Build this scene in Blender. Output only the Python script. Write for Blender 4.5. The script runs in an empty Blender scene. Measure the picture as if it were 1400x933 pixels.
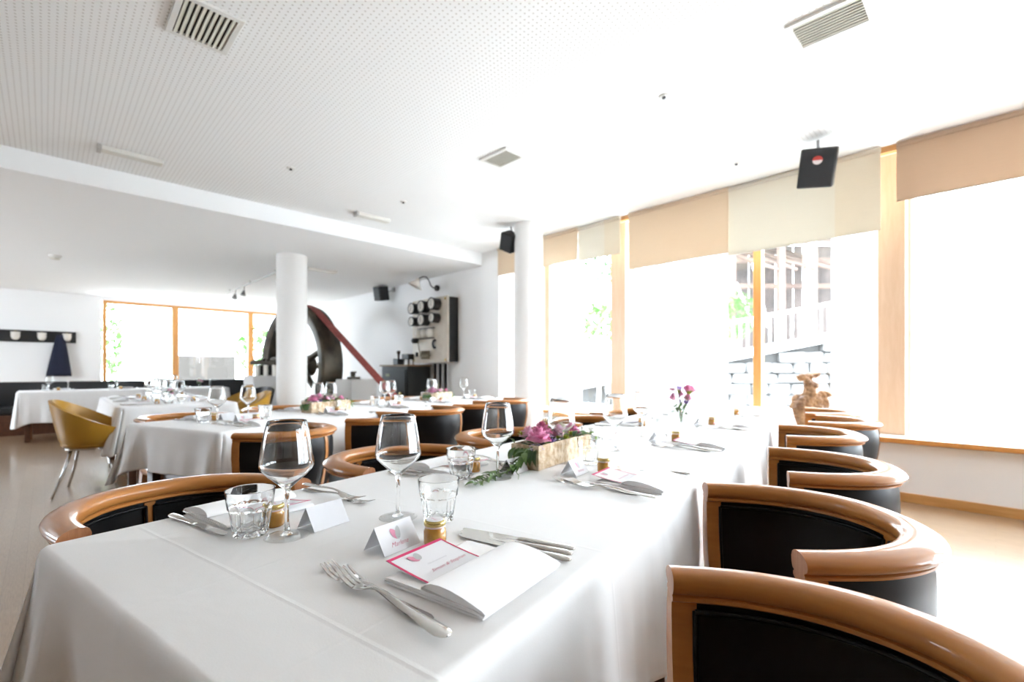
import bpy, bmesh, math, random
from mathutils import Vector, Matrix
from math import sin, cos, pi, radians as R
random.seed(7)
S = bpy.context.scene
COL = S.collection

# ------------------------------------------------------------------ camera
cd = bpy.data.cameras.new('camera'); cam = bpy.data.objects.new('camera', cd); COL.objects.link(cam)
cam.location = (0, 0, 1.09); cam.rotation_euler = (R(90), 0, R(45.5))
cd.sensor_width = 36; cd.lens = 36 * 650 / 1400; cd.shift_y = 0.0275
cd.clip_start = 0.05; cd.clip_end = 300
cd.dof.use_dof = True; cd.dof.focus_distance = 0.93; cd.dof.aperture_fstop = 3.6
S.camera = cam
# ------------------------------------------------------------------ world, light, exposure
W = bpy.data.worlds.new('World'); S.world = W; W.use_nodes = True
nt = W.node_tree; bg = nt.nodes['Background']
bg.inputs[0].default_value = (0.885, 0.985, 1.09, 1); bg.inputs[1].default_value = 8.5
def sun(name, direction, strength, angle, color=(1, .99, .97)):
    l = bpy.data.lights.new(name, 'SUN'); l.energy = strength; l.angle = R(angle); l.color = color
    o = bpy.data.objects.new(name, l); COL.objects.link(o)
    o.rotation_euler = Vector(direction).to_track_quat('-Z', 'Y').to_euler(); return o
sun('sun', (-0.22, -0.8, -0.42), 3.2, 70)
S.view_settings.view_transform = 'Standard'; S.view_settings.look = 'None'
S.view_settings.gamma = 1; S.view_settings.use_curve_mapping = False
S.view_settings.exposure = 1.04
c = S.cycles
c.use_denoising = True; c.max_bounces = 14; c.diffuse_bounces = 7; c.glossy_bounces = 6
c.transmission_bounces = 12; c.transparent_max_bounces = 24; c.sample_clamp_indirect = 12
c.caustics_reflective = True; c.caustics_refractive = True

# ------------------------------------------------------------------ materials
MATS = {}
def mat(name, color=(.8, .8, .8), rough=.5, metal=0., coat=0., bump=None, spec=.5, noise=None, sheen=0., trans=0., ior=1.45, sss=0):
    if name in MATS: return MATS[name]
    m = bpy.data.materials.new(name); m.use_nodes = True; t = m.node_tree; p = t.nodes['Principled BSDF']
    p.inputs['Base Color'].default_value = (*color, 1); p.inputs['Roughness'].default_value = rough
    p.inputs['Metallic'].default_value = metal; p.inputs['Coat Weight'].default_value = coat
    p.inputs['Coat Roughness'].default_value = .08
    p.inputs['Specular IOR Level'].default_value = spec; p.inputs['Sheen Weight'].default_value = sheen
    p.inputs['Transmission Weight'].default_value = trans; p.inputs['IOR'].default_value = ior
    tc = t.nodes.new('ShaderNodeTexCoord')
    if noise:   # (scale, amount, second colour)
        n = t.nodes.new('ShaderNodeTexNoise'); n.inputs['Scale'].default_value = noise[0]; n.inputs['Detail'].default_value = 4
        t.links.new(tc.outputs['Object'], n.inputs['Vector'])
        mx = t.nodes.new('ShaderNodeMix'); mx.data_type = 'RGBA'
        mx.inputs[6].default_value = (*color, 1); mx.inputs[7].default_value = (*noise[1], 1)
        rr = t.nodes.new('ShaderNodeMapRange'); rr.inputs[1].default_value = .35; rr.inputs[2].default_value = .65
        t.links.new(n.outputs[0], rr.inputs[0]); t.links.new(rr.outputs[0], mx.inputs[0]); t.links.new(mx.outputs[2], p.inputs['Base Color'])
    if bump:    # (scale, strength, distance)
        n = t.nodes.new('ShaderNodeTexNoise'); n.inputs['Scale'].default_value = bump[0]; n.inputs['Detail'].default_value = 3
        t.links.new(tc.outputs['Object'], n.inputs['Vector'])
        b = t.nodes.new('ShaderNodeBump'); b.inputs['Strength'].default_value = bump[1]; b.inputs['Distance'].default_value = bump[2]
        t.links.new(n.outputs[0], b.inputs['Height']); t.links.new(b.outputs[0], p.inputs['Normal'])
    MATS[name] = m; return m

def wood_mat(name, c1, c2, rough=.3, coat=.4, axis='UV', scale=(3, 40, 40)):
    m = bpy.data.materials.new(name); m.use_nodes = True; t = m.node_tree; p = t.nodes['Principled BSDF']
    tc = t.nodes.new('ShaderNodeTexCoord'); mp = t.nodes.new('ShaderNodeMapping')
    t.links.new(tc.outputs['UV' if axis == 'UV' else 'Object'], mp.inputs[0]); mp.inputs['Scale'].default_value = scale
    n = t.nodes.new('ShaderNodeTexNoise'); n.inputs['Scale'].default_value = 1; n.inputs['Detail'].default_value = 5; n.inputs['Distortion'].default_value = .6
    t.links.new(mp.outputs[0], n.inputs['Vector'])
    n2 = t.nodes.new('ShaderNodeTexNoise'); n2.inputs['Scale'].default_value = 7; n2.inputs['Detail'].default_value = 3
    t.links.new(mp.outputs[0], n2.inputs['Vector'])
    ad = t.nodes.new('ShaderNodeMath'); ad.operation = 'MULTIPLY_ADD'; ad.inputs[1].default_value = .35
    t.links.new(n2.outputs[0], ad.inputs[0]); t.links.new(n.outputs[0], ad.inputs[2])
    r = t.nodes.new('ShaderNodeMapRange'); r.inputs[1].default_value = .45; r.inputs[2].default_value = .9
    t.links.new(ad.outputs[0], r.inputs[0])
    mx = t.nodes.new('ShaderNodeMix'); mx.data_type = 'RGBA'; mx.inputs[6].default_value = (*c1, 1); mx.inputs[7].default_value = (*c2, 1)
    t.links.new(r.outputs[0], mx.inputs[0]); t.links.new(mx.outputs[2], p.inputs['Base Color'])
    p.inputs['Roughness'].default_value = rough; p.inputs['Coat Weight'].default_value = coat; p.inputs['Coat Roughness'].default_value = .07
    MATS[name] = m; return m

def clear_glass(name, tint=(1, 1, 1), gloss=1.0):
    """thin glass: see-through plus a Fresnel reflection"""
    m = bpy.data.materials.new(name); m.use_nodes = True; t = m.node_tree; t.nodes.clear()
    o = t.nodes.new('ShaderNodeOutputMaterial'); mx = t.nodes.new('ShaderNodeMixShader'); tr = t.nodes.new('ShaderNodeBsdfTransparent')
    g = t.nodes.new('ShaderNodeBsdfGlossy'); f = t.nodes.new('ShaderNodeFresnel')
    ge = t.nodes.new('ShaderNodeNewGeometry'); mr = t.nodes.new('ShaderNodeMapRange'); mr.inputs[3].default_value = 1.45; mr.inputs[4].default_value = 1 / 1.45
    t.links.new(ge.outputs['Backfacing'], mr.inputs[0]); t.links.new(mr.outputs[0], f.inputs[0])
    g.inputs['Roughness'].default_value = .02; tr.inputs[0].default_value = (*tint, 1)
    t.links.new(f.outputs[0], mx.inputs[0]); t.links.new(tr.outputs[0], mx.inputs[1]); t.links.new(g.outputs[0], mx.inputs[2]); t.links.new(mx.outputs[0], o.inputs[0])
    MATS[name] = m; return m

def glass_mat(name, tint=(1, 1, 1)):
    m = bpy.data.materials.new(name); m.use_nodes = True; t = m.node_tree; t.nodes.clear()
    o = t.nodes.new('ShaderNodeOutputMaterial'); g = t.nodes.new('ShaderNodeBsdfGlass'); g.inputs['IOR'].default_value = 1.48
    g.inputs['Roughness'].default_value = 0; g.inputs[0].default_value = (*tint, 1)
    t.links.new(g.outputs[0], o.inputs[0]); MATS[name] = m; return m

def fabric_blind(name, col, tr=.35):
    m = bpy.data.materials.new(name); m.use_nodes = True; t = m.node_tree; t.nodes.clear()
    o = t.nodes.new('ShaderNodeOutputMaterial'); mx = t.nodes.new('ShaderNodeMixShader'); mx.inputs[0].default_value = tr
    d = t.nodes.new('ShaderNodeBsdfDiffuse'); l = t.nodes.new('ShaderNodeBsdfTranslucent')
    tc = t.nodes.new('ShaderNodeTexCoord'); w = t.nodes.new('ShaderNodeTexNoise'); mp = t.nodes.new('ShaderNodeMapping')
    mp.inputs['Scale'].default_value = (1, 1, 60); w.inputs['Scale'].default_value = 6
    t.links.new(tc.outputs['Object'], mp.inputs[0]); t.links.new(mp.outputs[0], w.inputs['Vector'])
    mm = t.nodes.new('ShaderNodeMix'); mm.data_type = 'RGBA'; mm.inputs[6].default_value = (*col, 1); mm.inputs[7].default_value = (*[c_ * .9 for c_ in col], 1)
    t.links.new(w.outputs[0], mm.inputs[0])
    for n in (d, l): t.links.new(mm.outputs[2], n.inputs[0])
    t.links.new(d.outputs[0], mx.inputs[1]); t.links.new(l.outputs[0], mx.inputs[2]); t.links.new(mx.outputs[0], o.inputs[0])
    MATS[name] = m; return m

def cloth_mat():
    m = bpy.data.materials.new('table_linen'); m.use_nodes = True; t = m.node_tree; p = t.nodes['Principled BSDF']
    p.inputs['Base Color'].default_value = (.80, .80, .80, 1); p.inputs['Roughness'].default_value = .75; p.inputs['Sheen Weight'].default_value = .15
    tc = t.nodes.new('ShaderNodeTexCoord')
    n = t.nodes.new('ShaderNodeTexNoise'); n.inputs['Scale'].default_value = 4.5; n.inputs['Detail'].default_value = 3; n.inputs['Distortion'].default_value = .4
    t.links.new(tc.outputs['Object'], n.inputs['Vector'])
    b = t.nodes.new('ShaderNodeBump'); b.inputs['Strength'].default_value = .35; b.inputs['Distance'].default_value = .012
    sx = t.nodes.new('ShaderNodeSeparateXYZ'); dn = t.nodes.new('ShaderNodeTexNoise'); dn.inputs['Scale'].default_value = 2.5
    t.links.new(tc.outputs['Object'], dn.inputs['Vector']); t.links.new(tc.outputs['Object'], sx.inputs[0])
    def M(op, a, b_=None):
        q = t.nodes.new('ShaderNodeMath'); q.operation = op
        for i, v in enumerate((a, b_)):
            if v is None: continue
            if isinstance(v, (int, float)): q.inputs[i].default_value = v
            else: t.links.new(v, q.inputs[i])
        return q.outputs[0]
    hs = []
    for k_, (per, off) in enumerate(((.31, .155), (.44, .13))):     # ironed-in fold lines
        w_ = M('ADD', sx.outputs[k_], M('MULTIPLY', dn.outputs[0], .022))
        dd = M('ABSOLUTE', M('SUBTRACT', M('FRACT', M('DIVIDE', M('ADD', w_, off + 20 * per), per)), .5))
        hs.append(M('MULTIPLY', M('MAXIMUM', M('SUBTRACT', 1.0, M('MULTIPLY', dd, per / .006)), 0), .10))
    tot = M('ADD', n.outputs[0], M('ADD', hs[0], hs[1]))
    t.links.new(tot, b.inputs['Height'])
    # weave
    w = t.nodes.new('ShaderNodeTexNoise'); w.inputs['Scale'].default_value = 420
    t.links.new(tc.outputs['Object'], w.inputs['Vector'])
    b2 = t.nodes.new('ShaderNodeBump'); b2.inputs['Strength'].default_value = .12; b2.inputs['Distance'].default_value = .001
    t.links.new(w.outputs[0], b2.inputs['Height']); t.links.new(b.outputs[0], b2.inputs['Normal']); t.links.new(b2.outputs[0], p.inputs['Normal'])
    MATS['cloth'] = m; return m

def perforated_ceiling():
    m = bpy.data.materials.new('perforated_ceiling'); m.use_nodes = True; t = m.node_tree; p = t.nodes['Principled BSDF']
    g = t.nodes.new('ShaderNodeNewGeometry'); s = t.nodes.new('ShaderNodeSeparateXYZ'); t.links.new(g.outputs['Position'], s.inputs[0])
    def M(op, a, b=None, cc=None):
        n = t.nodes.new('ShaderNodeMath'); n.operation = op
        for i, v in enumerate((a, b, cc)):
            if v is None: continue
            if isinstance(v, (int, float)): n.inputs[i].default_value = v
            else: t.links.new(v, n.inputs[i])
        return n.outputs[0]
    P = .032
    fx = M('SUBTRACT', M('FRACT', M('DIVIDE', s.outputs[0], P)), .5); fy = M('SUBTRACT', M('FRACT', M('DIVIDE', s.outputs[1], P)), .5)
    d = M('SQRT', M('ADD', M('MULTIPLY', fx, fx), M('MULTIPLY', fy, fy)))
    dot = M('LESS_THAN', d, .17)
    inside = M('LESS_THAN', s.outputs[1], 4.45)
    # blank borders between the perforated boards
    bx = M('GREATER_THAN', M('FRACT', M('DIVIDE', M('ADD', s.outputs[0], 20), 2.4)), .004)
    by = M('GREATER_THAN', M('FRACT', M('DIVIDE', M('ADD', s.outputs[1], 20.3), 1.2)), .008)
    f = M('MULTIPLY', M('MULTIPLY', dot, inside), M('MULTIPLY', bx, by))
    mx = t.nodes.new('ShaderNodeMix'); mx.data_type = 'RGBA'; mx.inputs[6].default_value = (.90, .915, .915, 1); mx.inputs[7].default_value = (.62, .61, .59, 1)
    t.links.new(f, mx.inputs[0]); t.links.new(mx.outputs[2], p.inputs['Base Color']); p.inputs['Roughness'].default_value = .9
    MATS['perf'] = m; return m

def floor_mat():
    m = bpy.data.materials.new('oak_floor'); m.use_nodes = True; t = m.node_tree; p = t.nodes['Principled BSDF']
    tc = t.nodes.new('ShaderNodeTexCoord'); mp = t.nodes.new('ShaderNodeMapping'); mp.inputs['Rotation'].default_value = (0, 0, 0)
    t.links.new(tc.outputs['Object'], mp.inputs[0])
    b = t.nodes.new('ShaderNodeTexBrick'); b.inputs['Scale'].default_value = 1; b.inputs['Brick Width'].default_value = .9; b.inputs['Row Height'].default_value = .075
    b.inputs['Mortar Size'].default_value = .0012; b.inputs['Color1'].default_value = (.345, .23, .138, 1); b.inputs['Color2'].default_value = (.37, .25, .15, 1)
    b.inputs['Mortar'].default_value = (.27, .175, .105, 1); t.links.new(mp.outputs[0], b.inputs['Vector'])
    n = t.nodes.new('ShaderNodeTexNoise'); n.inputs['Detail'].default_value = 6; mp2 = t.nodes.new('ShaderNodeMapping'); mp2.inputs['Scale'].default_value = (3, 45, 1)
    t.links.new(tc.outputs['Object'], mp2.inputs[0]); t.links.new(mp2.outputs[0], n.inputs['Vector'])
    mx = t.nodes.new('ShaderNodeMix'); mx.data_type = 'RGBA'; mx.blend_type = 'MULTIPLY'; mx.inputs[0].default_value = .55
    r = t.nodes.new('ShaderNodeMapRange'); r.inputs[1].default_value = .3; r.inputs[2].default_value = .7; r.inputs[3].default_value = .55; r.inputs[4].default_value = 1.1
    t.links.new(n.outputs[0], r.inputs[0]); t.links.new(b.outputs[0], mx.inputs[6]); t.links.new(r.outputs[0], mx.inputs[7])
    t.links.new(mx.outputs[2], p.inputs['Base Color']); p.inputs['Roughness'].default_value = .30; p.inputs['Coat Weight'].default_value = .7; p.inputs['Coat Roughness'].default_value = .16
    MATS['floor'] = m; return m

def print_mat(name, col):
    """fingerprint-like wavy ink lines"""
    m = bpy.data.materials.new(name); m.use_nodes = True; t = m.node_tree; p = t.nodes['Principled BSDF']
    tc = t.nodes.new('ShaderNodeTexCoord'); w = t.nodes.new('ShaderNodeTexWave'); w.wave_type = 'RINGS'; w.inputs['Scale'].default_value = 260; w.inputs['Distortion'].default_value = 3
    t.links.new(tc.outputs['Object'], w.inputs['Vector'])
    mx = t.nodes.new('ShaderNodeMix'); mx.data_type = 'RGBA'; mx.inputs[6].default_value = (*col, 1); mx.inputs[7].default_value = (*[c_ * .5 + .35 for c_ in col], 1)
    t.links.new(w.outputs[1], mx.inputs[0]); t.links.new(mx.outputs[2], p.inputs['Base Color']); p.inputs['Roughness'].default_value = .6
    MATS[name] = m; return m

CLOTH = cloth_mat(); PERF = perforated_ceiling(); FLOOR = floor_mat()
WALL = mat('white_wall_paint', (.86, .86, .855), .9, bump=(180, .08, .002))
CEIL = mat('white_ceiling_paint', (.90, .915, .92), .95)
COLP = mat('column_plaster', (.80, .79, .77), .85, bump=(90, .05, .002))
CHERRY = wood_mat('cherry_wood', (.49, .205, .055), (.35, .13, .032), .38, .5, 'UV', (2.2, 14, 1))
CHERRY.node_tree.nodes['Principled BSDF'].inputs['Specular IOR Level'].default_value = .15; CHERRY.node_tree.nodes['Principled BSDF'].inputs['Coat Roughness'].default_value = .05
CHERRY_END = wood_mat('cherry_end_grain', (.42, .17, .06), (.28, .10, .03), .45, .2, 'OBJ', (90, 90, 12))
OAK = wood_mat('oak_trim', (.62, .33, .12), (.52, .26, .08), .4, .2, 'OBJ', (3, 30, 30))
ORANGE = wood_mat('pine_frame', (.70, .34, .10), (.60, .27, .07), .4, .2, 'OBJ', (30, 30, 3))
POST = wood_mat('pine_post', (.72, .52, .36), (.66, .45, .29), .45, .1, 'OBJ', (30, 30, 3))
DARKWOOD = wood_mat('dark_wood', (.10, .035, .015), (.05, .018, .009), .4, .3, 'OBJ', (4, 30, 30))
LEATHER = mat('black_leather', (.008, .008, .009), .36, bump=(450, .12, .001), spec=.28)
SEATL = mat('black_seat_leather', (.014, .014, .015), .42, bump=(400, .15, .001))
STEEL = mat('polished_steel', (.56, .545, .52), .11, 1.0)
BLACKMETAL = mat('black_iron', (.02, .02, .02), .45, .3)
IRON = mat('old_cast_iron', (.045, .038, .03), .42, .55, noise=(5, (.09, .075, .055)))
BELT = mat('red_belt', (.20, .035, .03), .6, bump=(60, .2, .003), noise=(14, (.27, .06, .05)))
NAPKIN = mat('white_linen_napkin', (.84, .84, .845), .8, sheen=.2, bump=(40, .12, .002))
PAPER = mat('white_card', (.72, .72, .74), .6)
PAPERG = mat('grey_card', (.66, .66, .68), .7)
PINK = mat('magenta_ink', (.60, .03, .13), .5)
PINKT = mat('pink_ink_text', (.50, .06, .14), .5)
GREYT = mat('grey_ink', (.42, .40, .43), .5)
FPP = print_mat('pink_fingerprint', (.66, .12, .27)); FPG = print_mat('grey_fingerprint', (.34, .36, .36))
GLASS = glass_mat('drinking_glass', (.995, .998, .996)); PANE = clear_glass('window_glass', (.97, .98, .98)); THIN = clear_glass('thin_glass_foot', (.97, .975, .975))
HONEY = mat('amber_spread', (.52, .27, .05), .25, coat=.8, noise=(60, (.42, .19, .03)))
GOLD = mat('gold_lid', (.55, .42, .16), .25, .9)
BLACKINK = mat('black_ink', (.03, .03, .03), .6)
MUSTARD = mat('mustard_leather', (.44, .235, .028), .36, bump=(300, .1, .001), noise=(3, (.38, .20, .022)))
CHROME = mat('chrome', (.6, .6, .6), .1, 1.0)
WHITEPL = mat('white_plastic', (.75, .75, .72), .4)
CREAMPL = mat('cream_grille', (.62, .60, .52), .5)
DARKSLOT = mat('dark_slot', (.05, .048, .04), .8)
BARK = mat('birch_bark', (.44, .30, .17), .8, bump=(70, 1.0, .006), noise=(38, (.72, .60, .45)))
ROSE = mat('rose_petal', (.74, .17, .38), .5, sheen=.3, noise=(30, (.84, .34, .54)))
ROSEP = mat('pale_rose_petal', (.80, .45, .60), .5, sheen=.3)
LILAC = mat('lilac_petal', (.58, .47, .76), .6)
PURPLE = mat('purple_petal', (.20, .08, .34), .6)
CREAMF = mat('cream_petal', (.72, .70, .52), .6)
LIME = mat('lime_flower', (.42, .46, .08), .6)
LEAF = mat('dark_leaf', (.045, .10, .025), .45, noise=(20, (.09, .17, .04)))
LEAFB = mat('bright_leaf', (.20, .42, .05), .4)
SAGE = mat('sage_leaf', (.13, .22, .07), .5)
MARBLE = mat('cream_marble', (.66, .61, .52), .35, noise=(4, (.56, .50, .42)), coat=.2)
MARBLE_EDGE = mat('marble_edge', (.72, .66, .55), .4)
NAVY = mat('navy_coat', (.010, .014, .035), .85, bump=(30, .4, .01))
PORCELAIN = mat('porcelain', (.75, .72, .66), .25, coat=.4)

# ------------------------------------------------------------------ mesh helpers
def new(): 
    b = bmesh.new(); b.loops.layers.uv.new('UVMap'); return b
def obj(name, bm, m, parent=None, smooth=True, loc=None, rz=0, angle=None):
    me = bpy.data.meshes.new(name)
    bmesh.ops.recalc_face_normals(bm, faces=bm.faces[:])
    bm.to_mesh(me); bm.free()
    if smooth: me.shade_smooth()
    if smooth and angle is not None: me.set_sharp_from_angle(angle=R(angle))
    ms = m if isinstance(m, (list, tuple)) else [m]
    for x in ms: me.materials.append(x)
    o = bpy.data.objects.new(name, me); COL.objects.link(o)
    if parent: o.parent = parent
    if loc is not None: o.location = loc
    o.rotation_euler.z = rz
    return o
def tag(o, label=None, cat=None, group=None, kind=None):
    if label: o['label'] = label
    if cat: o['category'] = cat
    if group: o['group'] = group
    if kind: o['kind'] = kind
    return o
def thing(name, label, cat, loc=(0, 0, 0), rz=0, group=None):
    o = bpy.data.objects.new(name, None); COL.objects.link(o); o.empty_display_size = .05
    o.location = loc; o.rotation_euler.z = rz
    return tag(o, label, cat, group)
def struct(name, bm, m, smooth=False, parent=None):
    o = obj(name, bm, m, parent, smooth)
    if not parent: o['kind'] = 'structure'
    return o
def dup(root, loc=None, rz=None, label=None, group=None, rot=None):
    r = root.copy(); COL.objects.link(r)
    if loc is not None: r.location = loc
    if rz is not None: r.rotation_euler.z = rz
    if rot is not None: r.rotation_euler = rot
    if label: r['label'] = label
    if group: r['group'] = group
    def rec(a, b):
        for ch in KIDS(a):
            k = ch.copy(); COL.objects.link(k); k.parent = b; rec(ch, k)
    rec(root, r)
    return r
def KIDS(o): return [x for x in _allkids(o)]
def _allkids(o):
    if o.name not in KC: KC[o.name] = list(o.children)
    return KC[o.name]
KC = {}
def label_rule(o, l): o['label'] = l

def box(bm, c, s, bev=0, rot=None, seg=2):
    r = bmesh.ops.create_cube(bm, size=1); vs = r['verts']
    for v in vs: v.co = Vector((v.co.x * s[0], v.co.y * s[1], v.co.z * s[2]))
    if bev:
        es = list({e for v in vs for e in v.link_edges})
        rr = bmesh.ops.bevel(bm, geom=es, offset=bev, segments=seg, affect='EDGES', profile=.5)
        vs = list({v for f in rr['faces'] for v in f.verts} | {v for v in vs if v.is_valid})
    for v in vs:
        if rot: v.co = rot @ v.co
        v.co += Vector(c)
    return vs
def cyl(bm, p0, p1, r0, r1=None, n=12, caps=True):
    r1 = r0 if r1 is None else r1
    p0, p1 = Vector(p0), Vector(p1); q = (p1 - p0).to_track_quat('Z', 'Y')
    a = [bm.verts.new(p0 + q @ Vector((r0 * cos(2 * pi * i / n), r0 * sin(2 * pi * i / n), 0))) for i in range(n)]
    b = [bm.verts.new(p1 + q @ Vector((r1 * cos(2 * pi * i / n), r1 * sin(2 * pi * i / n), 0))) for i in range(n)]
    for i in range(n): bm.faces.new((a[i], a[(i + 1) % n], b[(i + 1) % n], b[i]))
    if caps: bm.faces.new(a[::-1]); bm.faces.new(b)
def tube(bm, pts, r, n=8, caps=True, closed=False):
    pts = [Vector(p) for p in pts]; rr = r if isinstance(r, (list, tuple)) else [r] * len(pts); rings = []
    up = Vector((0, 0, 1))
    prev = None
    for i, p in enumerate(pts):
        t = (pts[min(i + 1, len(pts) - 1)] - pts[max(i - 1, 0)]).normalized()
        if prev is None:
            prev = t.orthogonal().normalized()
        prev = (prev - t * prev.dot(t)).normalized(); q = t.cross(prev)
        rings.append([bm.verts.new(p + (prev * cos(2 * pi * k / n) + q * sin(2 * pi * k / n)) * rr[i]) for k in range(n)])
    for a, b in zip(rings, rings[1:]):
        for k in range(n): bm.faces.new((a[k], a[(k + 1) % n], b[(k + 1) % n], b[k]))
    if caps: bm.faces.new(rings[0][::-1]); bm.faces.new(rings[-1])
def lathe(bm, prof, n=32, rf=None, closed=False, ctr=(0, 0, 0)):
    """prof: list of (r, z); rf(theta, r, z) can modulate the radius"""
    cx, cy, cz = ctr; rings = []
    for (r, z) in prof:
        if r < 1e-6: rings.append([bm.verts.new((cx, cy, cz + z))])
        else:
            ring = []
            for k in range(n):
                th = 2 * pi * k / n; q = rf(th, r, z) if rf else r
                ring.append(bm.verts.new((cx + q * cos(th), cy + q * sin(th), cz + z)))
            rings.append(ring)
    pairs = list(zip(rings, rings[1:])) + ([(rings[-1], rings[0])] if closed else [])
    for a, b in pairs:
        for k in range(n):
            k2 = (k + 1) % n
            if len(a) == 1 and len(b) == 1: continue
            if len(a) == 1: bm.faces.new((a[0], b[k2], b[k]))
            elif len(b) == 1: bm.faces.new((a[k], a[k2], b[0]))
            else: bm.faces.new((a[k], a[k2], b[k2], b[k]))
def sweep(bm, path, prof, caps=True, capmat=0, uo=0):
    """path: [(x, y, nx, ny)] in plan with outward normals; prof: closed [(o, z)]"""
    uv = bm.loops.layers.uv[0]; rings = []; L = 0; us = []
    for i, (x, y, nx, ny) in enumerate(path):
        if i: L += math.hypot(x - path[i - 1][0], y - path[i - 1][1])
        us.append(L + uo)
        rings.append([bm.verts.new((x + nx * o, y + ny * o, z)) for (o, z) in prof])
    n = len(prof); vs = [0]
    for k in range(n): vs.append(vs[-1] + math.hypot(prof[(k + 1) % n][0] - prof[k][0], prof[(k + 1) % n][1] - prof[k][1]))
    for i in range(len(rings) - 1):
        for k in range(n):
            k2 = (k + 1) % n
            f = bm.faces.new((rings[i][k], rings[i][k2], rings[i + 1][k2], rings[i + 1][k]))
            for l, (u, v) in zip(f.loops, ((us[i], vs[k]), (us[i], vs[k + 1]), (us[i + 1], vs[k + 1]), (us[i + 1], vs[k]))): l[uv].uv = (u, v)
    if caps:
        for r in (rings[0][::-1], rings[-1]):
            f = bm.faces.new(r); f.material_index = capmat
            for l in f.loops: l[uv].uv = (l.vert.co.x * 3, l.vert.co.z * 3)
    return rings

def text_verts(s, size, shear=.35, spacing=1.0, align='CENTER'):
    cu = bpy.data.curves.new('t', 'FONT'); cu.body = s; cu.size = size; cu.shear = shear; cu.align_x = align; cu.space_character = spacing; cu.resolution_u = 2; cu.offset = -size * .010
    o = bpy.data.objects.new('t', cu); COL.objects.link(o)
    dg = bpy.context.evaluated_depsgraph_get(); me = bpy.data.meshes.new_from_object(o.evaluated_get(dg))
    vs = [v.co.copy() for v in me.vertices]; fs = [tuple(p.vertices) for p in me.polygons]
    bpy.data.objects.remove(o); bpy.data.curves.remove(cu); bpy.data.meshes.remove(me)
    return vs, fs
def add_mapped(bm, vs, fs, fn):
    nv = [bm.verts.new(fn(v)) for v in vs]
    for f in fs:
        try: bm.faces.new([nv[i] for i in f])
        except ValueError: pass
def ellipse_mapped(bm, cx, cy, rx, ry, ang, fn, n=20, taper=0):
    pts = []
    for k in range(n):
        t = 2 * pi * k / n; x = rx * cos(t) * (1 - taper * sin(t)); y = ry * sin(t)
        pts.append(Vector((cx + x * cos(ang) - y * sin(ang), cy + x * sin(ang) + y * cos(ang), 0)))
    c0 = bm.verts.new(fn(Vector((cx, cy, 0)))); v = [bm.verts.new(fn(p)) for p in pts]
    for k in range(n): bm.faces.new((c0, v[k], v[(k + 1) % n]))

def ordinal(i): return ['nearest', 'second', 'third', 'fourth', 'fifth', 'sixth', 'seventh', 'eighth', 'ninth', 'tenth'][i]

#==================================================================== STRUCTURE
def boxstruct(name, x0, x1, y0, y1, z0, z1, m, bev=0):
    b = new(); box(b, ((x0 + x1) / 2, (y0 + y1) / 2, (z0 + z1) / 2), (x1 - x0, y1 - y0, z1 - z0), bev)
    return struct(name, b, m)
ZC, ZL, XB, YW = 2.97, 2.78, -5.84, 5.05
boxstruct('floor', -14.7, 4.2, -5.2, 5.6, -.12, 0, FLOOR)
boxstruct('ceiling', XB, 4.2, -5.2, 5.75, ZC, ZC + .15, PERF)
boxstruct('ceiling_low', -14.7, XB, -5.2, 5.2, ZL, ZC + .15, CEIL)
# window wall: parapet, pier, gauge wall
boxstruct('wall_window', -5.43, 4.2, YW, 5.62, 0, .47, WALL)
boxstruct('wall_pier', XB, -5.43, YW, 5.62, 0, ZC, WALL)
boxstruct('wall_gauge', -14.7, XB, YW + .07, 5.62, 0, ZL, WALL)
boxstruct('baseboard_window', -5.43, 4.2, YW - .018, YW, 0, .075, OAK, .003)
# wall with the coat rack and the back windows (x = -14.5)
XL = -14.5
boxstruct('wall_coat_rack', XL - .2, XL, -5.2, .93, 0, ZL, WALL)
boxstruct('wall_below_back_windows', XL - .2, XL, .93, 5.12, 0, .72, WALL)
boxstruct('wall_above_back_windows', XL - .2, XL, .93, 5.12, 2.70, ZL, WALL)
# unseen walls behind and right; openings and panelling made up to shape light
ADDED_PANEL = wood_mat('added_dark_panelling', (.20, .125, .075), (.15, .09, .05), .5, .1, 'OBJ', (30, 30, 2))  # dark wood invented to keep wall bounce off the near cloth ends
boxstruct('wall_behind_low', -14.7, 4.2, -5.35, -5.2, 0, .8, ADDED_PANEL)
boxstruct('wall_behind_high', -14.7, 4.2, -5.35, -5.2, 2.5, 2.97, ADDED_PANEL)
boxstruct('wall_behind_left', -7.5, 4.2, -5.35, -5.2, .8, 2.5, ADDED_PANEL)
boxstruct('wall_behind_end', -14.7, -11.7, -5.35, -5.2, .8, 2.5, WALL)  # gap beside it is an added opening that lights the low ceiling
boxstruct('wall_right_low', 4.2, 4.35, -5.35, 5.62, 0, .8, ADDED_PANEL)
boxstruct('wall_right_high', 4.2, 4.35, -5.35, 5.62, 2.5, 2.97, ADDED_PANEL)
boxstruct('wall_right_side', 4.2, 4.35, -5.35, 3.3, .8, 2.5, ADDED_PANEL)  # remaining gap is an added opening that lights floor and parapet
# window sill with oak lip
bm = new(); box(bm, (-.62, 5.23, .50), (9.6, .46, .04), .004); struct('trim_window_sill', bm, mat('sill_white', (.78, .74, .70), .35, coat=.3))
boxstruct('trim_sill_lip', -5.43, 4.2, 4.985, 5.0, .482, .522, ORANGE, .003)
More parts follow.
